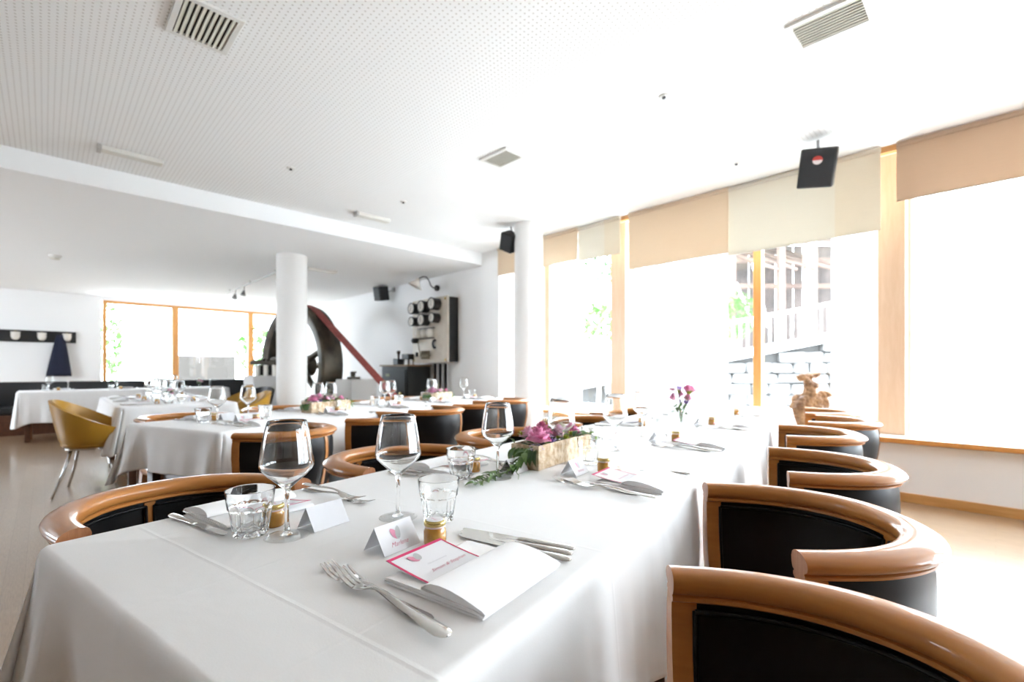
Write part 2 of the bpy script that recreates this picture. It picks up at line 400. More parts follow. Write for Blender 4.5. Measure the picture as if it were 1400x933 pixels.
# head board behind the blinds
boxstruct('trim_blind_rail', -5.43, 4.2, 5.06, 5.12, ZC - .05, ZC, OAK)
YP = 5.44
k = 0
for x0, x1, y0, y1 in ((-5.76, -5.60, YP, 5.6), (-4.86, -4.76, YP + .05, 5.56), (-3.53, -3.31, YP - .16, 5.6), (-.735, -.545, YP - .16, 5.6), (2.0, 2.2, YP - .16, 5.6)):
    k += 1
    x0 = max(x0, -5.43) if x1 > -5.43 else x0
    if k == 1: x0, x1 = -5.425, -5.31
    boxstruct('trim_%d' % k, x0, x1, y0, y1, .52, ZC, POST, .004)
def window(n, x0, x1, mull=()):
    w = thing('window_%d' % n, None, None, (x0, YP + .08, .52)); w['kind'] = 'structure'
    H = ZC - .52
    b = new(); box(b, ((x1 - x0) / 2, 0, .04), (x1 - x0, .07, .08), .004); box(b, ((x1 - x0) / 2, 0, H - .05), (x1 - x0, .07, .1), .004)
    for xx in (.02, x1 - x0 - .02): box(b, (xx, 0, H / 2), (.04, .064, H - .004), .004)
    f = obj('window_frame', b, mat('frame_glare_white', (.82, .80, .78), .5), w, smooth=False)  # white stands in for window glare on the backlit frame
    for m_ in mull:
        b = new(); box(b, (m_ - x0, -.01, H / 2 + .04), (.085, .09, H - .08), .006); obj('mullion', b, ORANGE, w, smooth=False)
    e = [x0] + list(mull) + [x1]
    for a, b_ in zip(e, e[1:]):
        b = new(); box(b, ((a + b_) / 2 - x0, 0, H / 2), (b_ - a - .09, .012, H - .18)); obj('pane', b, PANE, w, smooth=False)
window(1, -5.31, -4.86); window(2, -4.76, -3.53); window(3, -3.31, -.735, (-1.80,)); window(4, -.545, 2.0); window(5, 2.2, 4.2)
# back windows
def backwin(n, y0, y1):
    w = thing('window_%d' % n, None, None, (XL - .1, y0, .72)); w['kind'] = 'structure'; H = 1.98; L = y1 - y0
    b = new()
    for zz in (.035, H - .035): box(b, (0, L / 2, zz), (.09, L, .07), .004)
    for yy in (.035, L - .035): box(b, (0, yy, H / 2), (.084, .07, H - .004), .004)
    obj('window_frame', b, ORANGE, w, smooth=False)
    b = new(); box(b, (0, L / 2, H / 2), (.01, L - .14, H - .14)); obj('pane', b, PANE, w, smooth=False)
backwin(6, .96, 2.36); backwin(7, 2.36, 4.1); backwin(8, 4.1, 5.1)

# blinds
BT = fabric_blind('tan_blind', (.72, .60, .46), .27); BC = fabric_blind('cream_blind', (.75, .71, .62), .25); BB = fabric_blind('brown_blind', (.58, .44, .32), .30)
BT2 = fabric_blind('sand_blind', (.74, .67, .55), .27)
blinds = [(-5.42, -3.87, 2.54, BT, 'tan roller blind beside the round column at the far end of the windows'),
          (-3.873, -3.452, 2.52, BC, 'narrow cream roller blind between two tan ones left of the far post'),
          (-3.45, -3.22, 2.51, BT2, 'narrowest sand roller blind right against the far wooden post'),
          (-3.10, -1.93, 2.29, BT, 'wide tan roller blind in the middle of the window wall'),
          (-1.935, -1.00, 2.265, BC, 'wide pale cream roller blind behind the hanging black speaker'),
          (-1.005, -.68, 2.265, BT2, 'narrow sand roller blind left of the near wooden post'),
          (-.575, 2.1, 2.475, BB, 'brown roller blind over the large right window'),]
for x0, x1, zb, m_, lab in blinds:
    y = 5.02 if m_ is not BC else 5.035
    t = thing('roller_blind', lab, 'blind', (x0, y, zb), 0, 'roller blinds along the window wall')
    b = new(); box(b, ((x1 - x0) / 2, 0, (ZC - .03 - zb) / 2), (x1 - x0, .003, ZC - .03 - zb)); obj('fabric', b, m_, t, smooth=False)
    b = new(); cyl(b, (0, 0, ZC - .03 - zb), (x1 - x0, 0, ZC - .03 - zb), .022, n=16); obj('roller_tube', b, m_, t, angle=40)
    b = new(); box(b, ((x1 - x0) / 2, 0, .004), (x1 - x0, .009, .014), .002); obj('bottom_bar', b, m_, t, smooth=False)
def sheer():
    m = bpy.data.materials.new('sheer_fabric'); m.use_nodes = True; t = m.node_tree; t.nodes.clear()
    o = t.nodes.new('ShaderNodeOutputMaterial'); mx = t.nodes.new('ShaderNodeMixShader'); mx.inputs[0].default_value = .38
    tr = t.nodes.new('ShaderNodeBsdfTransparent'); l = t.nodes.new('ShaderNodeBsdfTranslucent'); l.inputs[0].default_value = (.93, .93, .93, 1)
    t.links.new(tr.outputs[0], mx.inputs[1]); t.links.new(l.outputs[0], mx.inputs[2]); t.links.new(mx.outputs[0], o.inputs[0]); return m
SHEER = sheer()
for x0, x1, lab in ((-4.74, -4.12, 'sheer white screen on the window right of the far round column'), (-3.29, -2.10, 'sheer white screen on the wide window pane left of the orange mullion'),
                    (-1.12, -.76, 'narrow sheer white screen left of the near wooden post'), (-.52, 1.98, 'wide sheer white screen over the large right window')):
    t = thing('sheer_screen', lab, 'screen', (x0, YP + .01, .60), 0, 'sheer screens along the window wall'); b = new()
    n_ = int((x1 - x0) / .03); g_ = [(b.verts.new(((x1 - x0) * i / n_, .004 * sin(i * .9), 0)), b.verts.new(((x1 - x0) * i / n_, .004 * sin(i * .9), 2.33))) for i in range(n_ + 1)]
    for a_, c_ in zip(g_, g_[1:]): b.faces.new((a_[0], c_[0], c_[1], a_[1]))
    obj('fabric', b, SHEER, t)
    b = new(); box(b, ((x1 - x0) / 2, 0, .006), (x1 - x0, .012, .012), .002); obj('hem_bar', b, WHITEPL, t, smooth=False)
# columns
def column(x, y, r, z, label):
    b = new(); lathe(b, [(0, 0), (r, 0), (r, z - .002), (0, z - .002)], 64)
    o = obj('round_column', b, COLP, None, loc=(x, y, 0), angle=40); tag(o, label, 'column'); return o
column(-4.27, 4.50, .185, ZC, 'white round column in front of the far end of the window wall')
column(-7.36, 2.63, .21, ZL, 'white round column in front of the large iron flywheel')

#==================================================================== CEILING FITTINGS
def vent(x, y, sx, sy, nsl, label, axis='y', cream=CREAMPL, fr=.03, dark=DARKSLOT):
    t = thing('ceiling_vent', label, 'vent', (x, y, ZC), 0, 'air vents in the perforated ceiling')
    b = new()
    for s_ in (-1, 1):
        box(b, (s_ * (sx / 2 - fr / 2), 0, -.008), (fr, sy, .016), .003); box(b, (0, s_ * (sy / 2 - fr / 2), -.008), (sx - 2 * fr, fr, .016), .003)
    obj('frame', b, WHITEPL, t, smooth=False)
    b = new(); box(b, (0, 0, -.001), (sx - 2 * fr, sy - 2 * fr, .002)); obj('backing', b, dark, t, smooth=False)
    me = None
    for i in range(nsl):
        f = (i + .5) / nsl - .5
        if axis == 'y': p = (f * (sx - 2 * fr), 0, -.011); s = ((sx - 2 * fr) / nsl * .66, sy - 2 * fr, .005)
        else: p = (0, f * (sy - 2 * fr), -.011); s = (sx - 2 * fr, (sy - 2 * fr) / nsl * .66, .005)
        if me is None:
            b = new(); box(b, (0, 0, 0), s, 0, Matrix.Rotation(R(20), 3, 'Y' if axis == 'y' else 'X')); o = obj('slat', b, cream, t, smooth=False); me = o.data
        else: o = bpy.data.objects.new('slat', me); COL.objects.link(o); o.parent = t
        o.location = p
vent(-3.02, .62, .38, .30, 9, 'square cream ceiling vent with dark slots at the top left', axis='x')
vent(-3.07, 2.90, .34, .25, 9, 'small grey-slotted ceiling vent in the middle of the ceiling', axis='x')
vent(-.63, 3.03, .37, .28, 9, 'pale ceiling vent with closed slats near the right windows', axis='x', dark=mat('grey_slot', (.35, .34, .32), .8))
def exit_light(x, y, label, L=.42, z=ZC):
    t = thing('ceiling_light', label, 'light', (x, y, z), 0, 'slim surface lights on the ceiling')
    b = new(); box(b, (0, 0, -.02), (.10, L, .04), .008); obj('diffuser', b, mat('light_diffuser', (.72, .71, .66), .4), t, smooth=False)
    b = new(); box(b, (0, -L / 2 - .015, -.022), (.11, .03, .05), .006); obj('end_cap', b, mat('grey_cap', (.45, .44, .42), .5), t, smooth=False)
exit_light(-5.28, .55, 'slim white ceiling light with grey end, nearest the downstand at left')
exit_light(-5.36, 2.88, 'slim white ceiling light further along the downstand towards the pier')
exit_light(-8.0, 3.35, 'flat white light on the lower ceiling right of the flywheel column', .5, ZL)
for x, y, z, l in ((-4.62, 1.64, ZC, 'tiny ceiling sprinkler left of the central vent'), (-4.66, 2.87, ZC, 'tiny ceiling sprinkler above the slim far light'), (-1.6, 3.04, ZC, 'small dark-centred ceiling sprinkler right of the central vent'), (-1.66, 4.5, ZC, 'small ceiling sprinkler close above the cream blinds')):
    t = thing('ceiling_sprinkler', l, 'sprinkler', (x, y, z), 0, 'sprinklers in the ceiling')
    b = new(); lathe(b, [(0, 0), (.038, 0), (.034, -.006), (.018, -.007), (0, -.007)], 24); obj('rosette', b, WHITEPL, t)
    b = new(); lathe(b, [(0, -.007), (.013, -.007), (.011, -.014), (.014, -.017), (0, -.018)], 16); obj('nozzle', b, BLACKMETAL, t, angle=40)
t = thing('smoke_detector', 'round white smoke detector on the lower ceiling at left', 'detector', (-9.77, .11, ZL))
b = new(); lathe(b, [(0, 0), (.075, 0), (.075, -.025), (.055, -.045), (0, -.05)], 28); obj('housing', b, WHITEPL, t, angle=40)
b = new(); lathe(b, [(.05, -.05), (.056, -.052), (.05, -.06), (.03, -.064), (0, -.064)], 28); obj('sensor_cap', b, CREAMPL, t, angle=40)
# track light on low ceiling
t = thing('track_light', 'ceiling track with small grey spotlights left of the flywheel column', 'light', (-10.0, 2.80, ZL))
b = new(); box(b, (0, 0, -.05), (3.2, .02, .02), .002)
for x_ in (-1.4, 0, 1.4): box(b, (x_, 0, -.02), (.02, .02, .04))
obj('track', b, mat('grey_metal', (.45, .45, .44), .4, .4), t, smooth=False)
for x_ in (-.95, -.35):
    b = new(); cyl(b, (x_, 0, -.06), (x_, -.01, -.16), .006); cyl(b, (x_, -.01, -.15), (x_ + .015, -.03, -.24), .018, .048, 16); obj('spotlight', b, mat('spot_grey', (.16, .16, .16), .5), t, angle=40)

# speakers
def speaker(loc, aim, label, w=.25, h=.30, d=.17, red=False, ceil=ZC, roll=0, mount='ceiling'):
    t = thing('loudspeaker', label, 'speaker', loc)
    q = (Vector(aim) - Vector(loc)).to_track_quat('Y', 'Z'); rm = (q.to_matrix() @ Matrix.Rotation(R(roll), 3, 'Y'))
    b = new(); box(b, (0, 0, 0), (w, d, h), .012, rm); obj('cabinet', b, BLACKMETAL, t, smooth=False)
    b = new(); box(b, rm @ Vector((0, d / 2 + .004, 0)), (w * .93, .01, h * .93), .004, rm); obj('grille', b, mat('speaker_grille', (.025, .027, .03), .7, bump=(500, .5, .002)), t, smooth=False)
    b = new()
    if mount == 'ceiling':
        dz = ceil - loc[2]; tube(b, [rm @ Vector((0, -d / 2 + .01, 0)), rm @ Vector((0, -d / 2 - .04, .03)), Vector((0, 0, dz - .05)) + rm @ Vector((0, -d / 2, 0)) * .4, Vector((0, 0, dz)) + rm @ Vector((0, -d / 2, 0)) * .4], .012, 10)
    else:
        tube(b, [rm @ Vector((0, -d / 2 + .01, 0)), rm @ Vector((0, -d / 2 - .05, .02)), Vector((mount[0], mount[1], mount[2]))], .014, 10)
        box(b, Vector(mount), (.09, .03, .09), .004)
    obj('bracket', b, mat('bracket_grey', (.30, .30, .30), .4, .5), t, angle=40)
    if red:
        b = new()
        fn = lambda v: rm @ Vector((v.x, d / 2 + .0105, v.y))
        ellipse_mapped(b, .0, .058, .034, .030, 0, fn); obj('badge', b, mat('badge_white', (.8, .75, .75), .4), t, smooth=False)
        b = new(); fn2 = lambda v: rm @ Vector((v.x, d / 2 + .0112, v.y))
        vs = [b.verts.new(fn2(Vector((.036 * cos(a), .060 + .032 * sin(a), 0)))) for a in [pi * j / 12 for j in range(13)]]; b.faces.new(vs)
        obj('badge_band', b, mat('badge_red', (.5, .06, .05), .4), t, smooth=False)
speaker((-1.02, 4.50, 2.735), (-.4, 0, 1.0), 'black hanging loudspeaker with red and white badge in front of the cream blind', red=True, roll=-9)
speaker((-4.48, 4.36, 2.765), (-4.3, 1.5, 1.6), 'black tilted loudspeaker at the top of the column near the windows', .19, .24, .17, roll=-28)
speaker((-8.72, 4.86, 2.62), (-8.9, 1.5, 2.0), 'black loudspeaker on the wall left of the gauge board', .27, .28, .2, mount=(.05, .25, .1), roll=-6)

#==================================================================== TABLES
class Frame:
    def __init__(s, ox, oy, ang, w, l): s.o = Vector((ox, oy, 0)); s.a = ang; s.w = w; s.l = l; s.N = Vector((cos(ang), sin(ang), 0)); s.L = Vector((-sin(ang), cos(ang), 0))
    def P(s, n, l, z=0): return s.o + s.N * n + s.L * l + Vector((0, 0, z))
F1 = Frame(-.385, .159, R(10.8), .92, 4.55)
F2 = Frame(-2.912, .660, R(19.5), .92, 3.45)
F3 = Frame(-7.5, .47, R(-90), .95, 2.0)     # N -> -y ... local l runs along +x
F3 = Frame(-5.48, .47, R(90), .95, 2.1)      # N = +y, L = -x
F4 = Frame(-9.98, -.30, 0, .80, 2.75)         # N = +x, L = +y

APRON = wood_mat('apron_wood', (.22, .085, .03), (.13, .045, .018), .4, .2, 'OBJ', (4, 4, 40))
def table(fr, label, n0=-1, legs=None):
    """n spans [-w,0] for n0=-1, else [0,w]"""
    c0 = -fr.w / 2 if n0 < 0 else fr.w / 2
    p = fr.P(c0, fr.l / 2)
    t = thing('dining_table', label, 'table', p, fr.a)
    w, l = fr.w - .03, fr.l - .03
    b = new(); box(b, (0, 0, .728), (w, l, .034), .004); obj('tabletop', b, DARKWOOD, t, smooth=False)
    for s_ in (-1, 1):
        b = new(); box(b, (0, s_ * (l / 2 - .13), .34), (w - .26, .04, .62), .003); obj('trestle', b, APRON, t, smooth=False)
    b = new()
    for s_ in (-1, 1):
        box(b, (s_ * (w / 2 - .07), 0, .665), (.025, l - .16, .09)); box(b, (0, s_ * (l / 2 - .07), .60), (w - .16, .025, .22))
    obj('apron', b, APRON, t, smooth=False)
    nn = max(2, round(l / 1.2) + 1)
    for s_ in (-1, 1):
        for k in range(nn):
            y = -l / 2 + .1 + (l - .2) * k / (nn - 1)
            b = new(); box(b, (s_ * (w / 2 - .09), y, .355), (.06, .06, .71), .004); obj('leg', b, DARKWOOD, t, smooth=False)
    return t

def tablecloth(fr, label, drop=.3, seed=1, n0=-1, cornerfold=1.0, group='white tablecloths on the long tables', flare=.03):
    rnd = random.Random(seed); c0 = -fr.w / 2 if n0 < 0 else fr.w / 2
    W_, L_ = fr.w / 2, fr.l / 2; rad = .028; Z = .75
    # perimeter points going round (x, y, nx, ny, corner weight, corner id)
    per = []
    def side(p, q, nx, ny, n):
        for i in range(n):
            f = i / n; per.append((p[0] + (q[0] - p[0]) * f, p[1] + (q[1] - p[1]) * f, nx, ny))
    def corner(cx, cy, a0):
        for i in range(9):
            a = a0 + pi / 2 * i / 8; per.append((cx + rad * cos(a), cy + rad * sin(a), cos(a), sin(a)))
    nl, nw = int(fr.l / .025), int(fr.w / .025)
    side((W_, -L_ + rad), (W_, L_ - rad), 1, 0, nl); corner(W_ - rad, L_ - rad, 0)
    side((W_ - rad, L_), (-W_ + rad, L_), 0, 1, nw); corner(-W_ + rad, L_ - rad, pi / 2)
    side((-W_, L_ - rad), (-W_, -L_ + rad), -1, 0, nl); corner(-W_ + rad, -L_ + rad, pi)
    side((-W_ + rad, -L_), (W_ - rad, -L_), 0, -1, nw); corner(W_ - rad, -L_ + rad, 1.5 * pi)
    ph = [rnd.uniform(0, 6.28) for _ in range(8)]
    b = bmesh.new(); b.loops.layers.uv.new('UVMap'); rows = 20; grid = []
    edge_r = .014
    def cdist(x, y):  # distance to the nearest corner along the edge
        return math.hypot(W_ - abs(x), L_ - abs(y))
    # arcs over the edge then down
    prof = [(-edge_r, 0), (-edge_r * .6, -edge_r * .10), (-edge_r * .25, -edge_r * .38), (0, -edge_r)]
    for (x, y, nx, ny) in per:
        colv = []
        cdv = cdist(x, y); cw = math.exp(-(cdv / .16) ** 2) * cornerfold
        sgn = (1 if x > 0 else -1) * (1 if y > 0 else -1)
        # signed coordinate round the corner
        if abs(nx) > .99: sc = -cdv * sgn
        elif abs(ny) > .99: sc = cdv * sgn
        else: sc = 0
        s_along = x + y * 1.7
        hx, hy = (1 if x > 0 else -1) * .7071, (1 if y > 0 else -1) * .7071
        for (o, z) in prof: colv.append((x + nx * o, y + ny * o, Z + z))
        for r_ in range(1, rows + 1):
            f = r_ / rows
            dl = drop * (1 + .42 * math.exp(-(cdv / .10) ** 2) * cornerfold)
            z = Z - edge_r - (dl - edge_r) * f
            wave = .007 * sin(s_along * 7 + ph[0]) + .005 * sin(s_along * 17 + ph[1]) + .003 * sin(s_along * 41 + ph[2])
            off = flare * f * (1 - .4 * cw) + f ** 1.2 * wave * 1.4
            cf = cw * f ** 1.15
            fold = .046 * cos(sc * 34 + ph[3] * .3) * cf
            px = x + nx * (off + fold) + hx * .095 * cf; py = y + ny * (off + fold) + hy * .095 * cf
            # pull the cloth beside the corner inwards so that a cone hangs there
            pin = -.045 * math.exp(-((cdv - .21) / .07) ** 2) * f * cornerfold
            px += nx * pin; py += ny * pin
            z += .006 * sin(s_along * 6 + ph[4]) * f
            colv.append((px, py, z))
        grid.append([b.verts.new(v) for v in colv])
    n = len(grid)
    for i in range(n):
        a, c_ = grid[i], grid[(i + 1) % n]
        for j in range(len(a) - 1): b.faces.new((a[j], a[j + 1], c_[j + 1], c_[j]))
    # top: subdivided sheet joined by an outer strip
    ring = [g[0] for g in grid]
    b.faces.new(ring)
    o = obj('tablecloth', b, CLOTH, None, loc=fr.P(c0, fr.l / 2), rz=fr.a)
    me = o.data
    sf = o.modifiers.new('cloth_thickness', 'SOLIDIFY'); sf.thickness = .0015; sf.offset = 1
    tag(o, label, 'tablecloth', group)
    # ironed-in creases on the top, as real low ridges
    return o

table(F1, 'long dining table under the front white tablecloth')
tablecloth(F1, 'white tablecloth over the long front table with the two flower arrangements', .325, 3, flare=.028)
table(F2, 'dark wooden dining table under the second white tablecloth')
tablecloth(F2, 'white tablecloth over the second long table with a dark wooden apron below', .26, 9, flare=.03)
table(F3, 'dining table at left behind the second table, mustard chairs round it', 1)
tablecloth(F3, 'white tablecloth behind the second table with mustard chairs beside it', .30, 5, n0=1)
table(F4, 'dining table in front of the black wall bench at the far left')
tablecloth(F4, 'white tablecloth hanging deep over the table by the black bench', .46, 6, cornerfold=.4)

#==================================================================== BARREL CHAIRS
def chair_path(th0, th1, n=40, a=.262, b_=.335, p=2.25, front=.0):
    out = []
    def pt(th):
        cx = abs(cos(th)) ** (2 / p); sy = abs(sin(th)) ** (2 / p) * (1 if sin(th) >= 0 else -1)
        return Vector((-b_ * cx, a * sy))
    # equal spacing by arclength
    M_ = 400; raw = [pt(th0 + (th1 - th0) * i / M_) for i in range(M_ + 1)]
    cum = [0]
    for i in range(M_): cum.append(cum[-1] + (raw[i + 1] - raw[i]).length)
    pts = []; j = 0
    for i in range(n + 1):
        s_ = cum[-1] * i / n
        while j < M_ - 1 and cum[j + 1] < s_: j += 1
        f = (s_ - cum[j]) / max(1e-9, cum[j + 1] - cum[j]); pts.append(raw[j].lerp(raw[j + 1], f))
    for i, q in enumerate(pts):
        t_ = (pts[min(i + 1, n)] - pts[max(i - 1, 0)]).normalized(); nrm = Vector((t_.y, -t_.x))
        if nrm.dot(q + Vector((.12, 0))) < 0: nrm = -nrm
        out.append((q.x, q.y, nrm.x, nrm.y))
    return out
RT = .762
RAIL = [(-.021, -.054), (-.027, -.050), (-.027, -.043), (-.022, -.040), (-.030, -.036), (-.034, -.026), (-.035, -.014), (-.031, -.004), (-.022, .001), (-.008, .003), (.008, .002), (.022, -.003), (.032, -.010), (.036, -.018), (.033, -.027), (.024, -.032), (.020, -.035), (.025, -.038), (.024, -.044), (.016, -.047)]
RAIL = [(o, RT + z) for o, z in RAIL]
def panel_prof(top=.718, bot=.435, e=.0):
    outer = [(.013, top), (.019, top - .03), (.021, top - .09), (.014, top - .16), (.002, top - .22), (-.012, bot)]
    inner = [(-.046, bot), (-.038, top - .22), (-.026, top - .16), (-.014, top - .09), (-.010, top - .03), (-.010, top)]
    return [(o + e * (1 if i < 6 else -1), z) for i, (o, z) in enumerate(outer)] + [(o - e, z) for o, z in inner]
ST = R(27)
def make_chair(label, group):
    t = thing('barrel_chair', label, 'chair', (0, 0, 0), 0, group)
    b = new(); pth = chair_path(-pi / 2, pi / 2, 72); rings = sweep(b, pth, RAIL, True, 1)
    for i, (ring, (x, y, nx, ny)) in enumerate(zip(rings, pth)):      # slim arms, broad crest at the back
        w_ = 1 - abs(i / 36 - 1); k1 = .80 + .34 * min(1, w_ * 1.7) ** 1.5
        for v, (o, z) in zip(ring, RAIL): v.co = Vector((x + nx * o * k1, y + ny * o * k1, RT + (z - RT) * .90 - .004 * max(0, o) / .03 * w_))
    obj('top_rail', b, [CHERRY, CHERRY_END], t, angle=50)
    sw = R(3.2)
    H = pi / 2
    for nm, a0, a1 in (('leather_panel', -H + R(4.8), -R(1.6)), ('leather_panel', R(1.6), H - R(4.8))):
        b = new(); sweep(b, chair_path(a0, a1, 36), panel_prof()); pn = obj(nm, b, LEATHER, t, angle=50)
        b = new()
        pth = chair_path(a0, a1, 36)
        top = [Vector((x + nx * -.018, y + ny * -.018, .700)) for x, y, nx, ny in pth]
        tube(b, top, .0042, 6)
        for e in (pth[0], pth[-1]):
            pr = [(-.016, .70), (-.020, .62), (-.032, .54), (-.044, .47)]
            tube(b, [Vector((e[0] + e[2] * o, e[1] + e[3] * o, z)) for o, z in pr], .0042, 6)
        obj('piping', b, LEATHER, pn)
    stp = panel_prof(.720, .43, .004)
    for a0, a1 in ((-H, -H + R(5.2)), (-R(2.1), R(2.1)), (H - R(5.2), H)):
        b = new(); sweep(b, chair_path(a0, a1, 3), stp, True, 0, a0); obj('stile', b, CHERRY, t, angle=40)
    b = new(); sweep(b, chair_path(-H, H, 48), [(-.062, .39), (-.005, .39), (-.002, .40), (-.002, .432), (-.006, .437), (-.062, .437)]); obj('seat_rail', b, CHERRY, t, angle=40)
    b = new(); box(b, (-.02, 0, .405), (.035, .46, .05), .004); obj('front_rail', b, CHERRY, t, smooth=False)
    # seat cushion
    b = new(); out = [(x - nx * .064, y - ny * .064) for x, y, nx, ny in chair_path(-H, H, 40)]
    out = [(min(x, -.035), y) for x, y in out]
    cx, cy = -.17, 0; rows_ = [(1, .40), (1.02, .425), (1.0, .452), (.93, .470), (.7, .480), (.35, .484)]
    rings = [[b.verts.new((cx + (x - cx) * s_, cy + (y - cy) * s_, z)) for x, y in out] for s_, z in rows_]
    n = len(out)
    for r0, r1 in zip(rings, rings[1:]):
        for i in range(n): b.faces.new((r0[i], r0[(i + 1) % n], r1[(i + 1) % n], r1[i]))
    b.faces.new(rings[-1]); b.faces.new(rings[0][::-1]); obj('seat', b, SEATL, t)
    for (x, y, fx, fy) in ((-.02, .235, .01, .0), (-.02, -.235, .01, 0), (-.29, .15, -.05, .02), (-.29, -.15, -.05, -.02)):
        b = new(); uv = b.loops.layers.uv[0]
        vs = box(b, (0, 0, 0), (.04, .04, .40))
        for v in vs:
            f = (.2 - v.co.z) / .4; k = 1 - .35 * f
            v.co = Vector((v.co.x * k + x + fx * f, v.co.y * k + y + fy * f, v.co.z + .20))
        for f in b.faces:
            for l in f.loops: l[uv].uv = (l.vert.co.z, l.vert.co.x + l.vert.co.y)
        obj('leg', b, CHERRY, t, smooth=False)
    return t
def to_world(X, d): return Vector((.701 * X - .713 * d, .713 * X + .701 * d, 0))
chair0 = make_chair('x', 'x'); used = [False]
def chair_at(p, ang, label, group):
    if not used[0]:
        used[0] = True; KIDS(chair0); [KIDS(k_) for k_ in chair0.children]; o = chair0; o.location = p; o.rotation_euler.z = ang; tag(o, label, 'chair', group)
    else: o = dup(chair0, p, ang, label, group)
    return o
def ang_cam(dx, dd):
    v = to_world(dx, dd); return math.atan2(v.y, v.x)
g = 'barrel chairs on the window side of the front table'
RC = [(.234, .525, -.99, .10), (.533, 1.107, -.996, .085), (.977, 1.756, -.926, .376), (1.466, 2.583, -.903, .429), (2.016, 3.193, -.80, .60), (2.36, 3.83, -.85, .52)]
labs = ['black leather barrel chair cropped by the bottom right corner', 'second barrel chair from the bottom right, shiny curved cherry rail', 'third barrel chair from the bottom right along the front table', 'fourth barrel chair from the bottom right along the front table', 'fifth barrel chair along the front table, second from the window', 'barrel chair closest to the window beside the wooden root sculpture']
for (X, d, fx, fd), l in zip(RC, labs): chair_at(to_world(X, d), ang_cam(fx, fd), l, g)
g = 'barrel chairs on the inner side of the front table'
for i, (l_, rot) in enumerate(((.322, 4), (1.05, 6), (1.78, 3), (2.62, 4), (3.36, 0))):
    p = F1.P(-.92 - .035, l_); chair_at(p, F1.a + R(rot), ['barrel chair behind the nearest left corner of the front table', 'second barrel chair on the inner side of the front table, behind the middle wine glass', 'third barrel chair on the inner side, left of the rose arrangement', 'fourth barrel chair on the inner side, behind the rose arrangement', 'fifth barrel chair on the inner side, nearest the windows'][i], g)
g = 'barrel chairs on the near side of the second table'
for i, (t_, off, rot) in enumerate(((.22, .10, 18), (1.0, .07, 20), (1.72, .04, 16), (2.42, .04, 10), (3.1, .04, 8))):
    p = F2.P(off, t_); chair_at(p, F2.a + pi + R(rot), ['barrel chair seen from behind at the near corner of the second table', 'second barrel chair seen from behind along the second table', 'third barrel chair seen from behind along the second table', 'fourth barrel chair seen from behind along the second table', 'fifth barrel chair seen from behind, beside the column at the windows'][i], g)
g = 'barrel chairs on the far side of the second table'
for i, (t_, rot) in enumerate(((.42, 0), (1.2, 3), (1.98, 0), (2.76, 2))):
    p = F2.P(-.92 - .035, t_); chair_at(p, F2.a + R(rot), ['barrel chair peeking over the far left corner of the second table', 'second barrel chair beyond the second table, in front of the mustard chairs', 'third barrel chair beyond the second table, behind its flower box', 'fourth barrel chair beyond the second table, near the flywheel'][i], g)

#==================================================================== MUSTARD TUB CHAIRS
def make_tub(label, group, m=MUSTARD):
    t = thing('tub_chair', label, 'chair', (0, 0, 0), 0, group)
    n = 40; b = new(); A0 = R(32)
    outer, inner = [], []
    for i in range(n + 1):
        th = A0 + (2 * pi - 2 * A0) * i / n; k = (1 - cos(th)) / 2       # k=1 at the back
        h = .56 + .26 * max(0, (k - .08) / .92) ** 1.1
        co, ci = [], []
        for f in (0, .15, .35, .6, .85, 1):
            z = .42 + (h - .42) * f; r = .20 + .085 * f ** .7
            co.append(b.verts.new((-.0 + r * 1.02 * cos(th), r * 1.05 * sin(th), z)))
            r2 = r - .028; ci.append(b.verts.new((r2 * 1.02 * cos(th), r2 * 1.05 * sin(th), z + (.004 if f == 1 else 0))))
        outer.append(co); inner.append(ci)
    for a, c_, flip in ((outer, outer, 0), (inner, inner, 1)):
        for i in range(n):
            for j in range(5): b.faces.new((a[i][j], a[i + 1][j], a[i + 1][j + 1], a[i][j + 1]))
    for i in range(n):
        b.faces.new((outer[i][5], outer[i + 1][5], inner[i + 1][5], inner[i][5])); b.faces.new((outer[i][0], outer[i + 1][0], inner[i + 1][0], inner[i][0]))
    for e in (0, n):
        for j in range(5): b.faces.new((outer[e][j], outer[e][j + 1], inner[e][j + 1], inner[e][j]))
    obj('shell', b, m, t, angle=60)
    b = new(); lathe(b, [(0, .40), (.19, .40), (.215, .42), (.215, .455), (.19, .475), (0, .48)], 32); obj('seat', b, m, t, angle=50)
    b = new(); lathe(b, [(.17, .385), (.195, .385), (.195, .40), (.17, .40)], 32, closed=True); obj('seat_ring', b, CHROME, t, angle=40)
    for sx in (-1, 1):
        for sy in (-1, 1):
            b = new(); tube(b, [(sx * .12, sy * .12, .395), (sx * .16, sy * .17, .20), (sx * .22, sy * .24, 0)], [.013, .012, .009], 8); obj('leg', b, CHROME, t)
    return t
tub = make_tub('mustard tub chair in front of the left table, leaning back to the aisle', 'mustard tub chairs round the left table')
tub.location = (-5.72, .31, 0); tub.rotation_euler.z = R(76)
KIDS(tub)
G_ = 'mustard tub chairs round the left table'
dup(tub, (-6.35, 1.72, 0), R(-92), 'mustard tub chair on the column side of the left table, nearer one', G_)
dup(tub, (-7.0, 1.72, 0), R(-86), 'mustard tub chair on the column side of the left table, farther one', G_)
bt = make_tub('low black chair by the white plinth left of the flywheel column', None, SEATL); bt.location = (-7.68, 2.18, 0); bt.rotation_euler.z = R(-60)

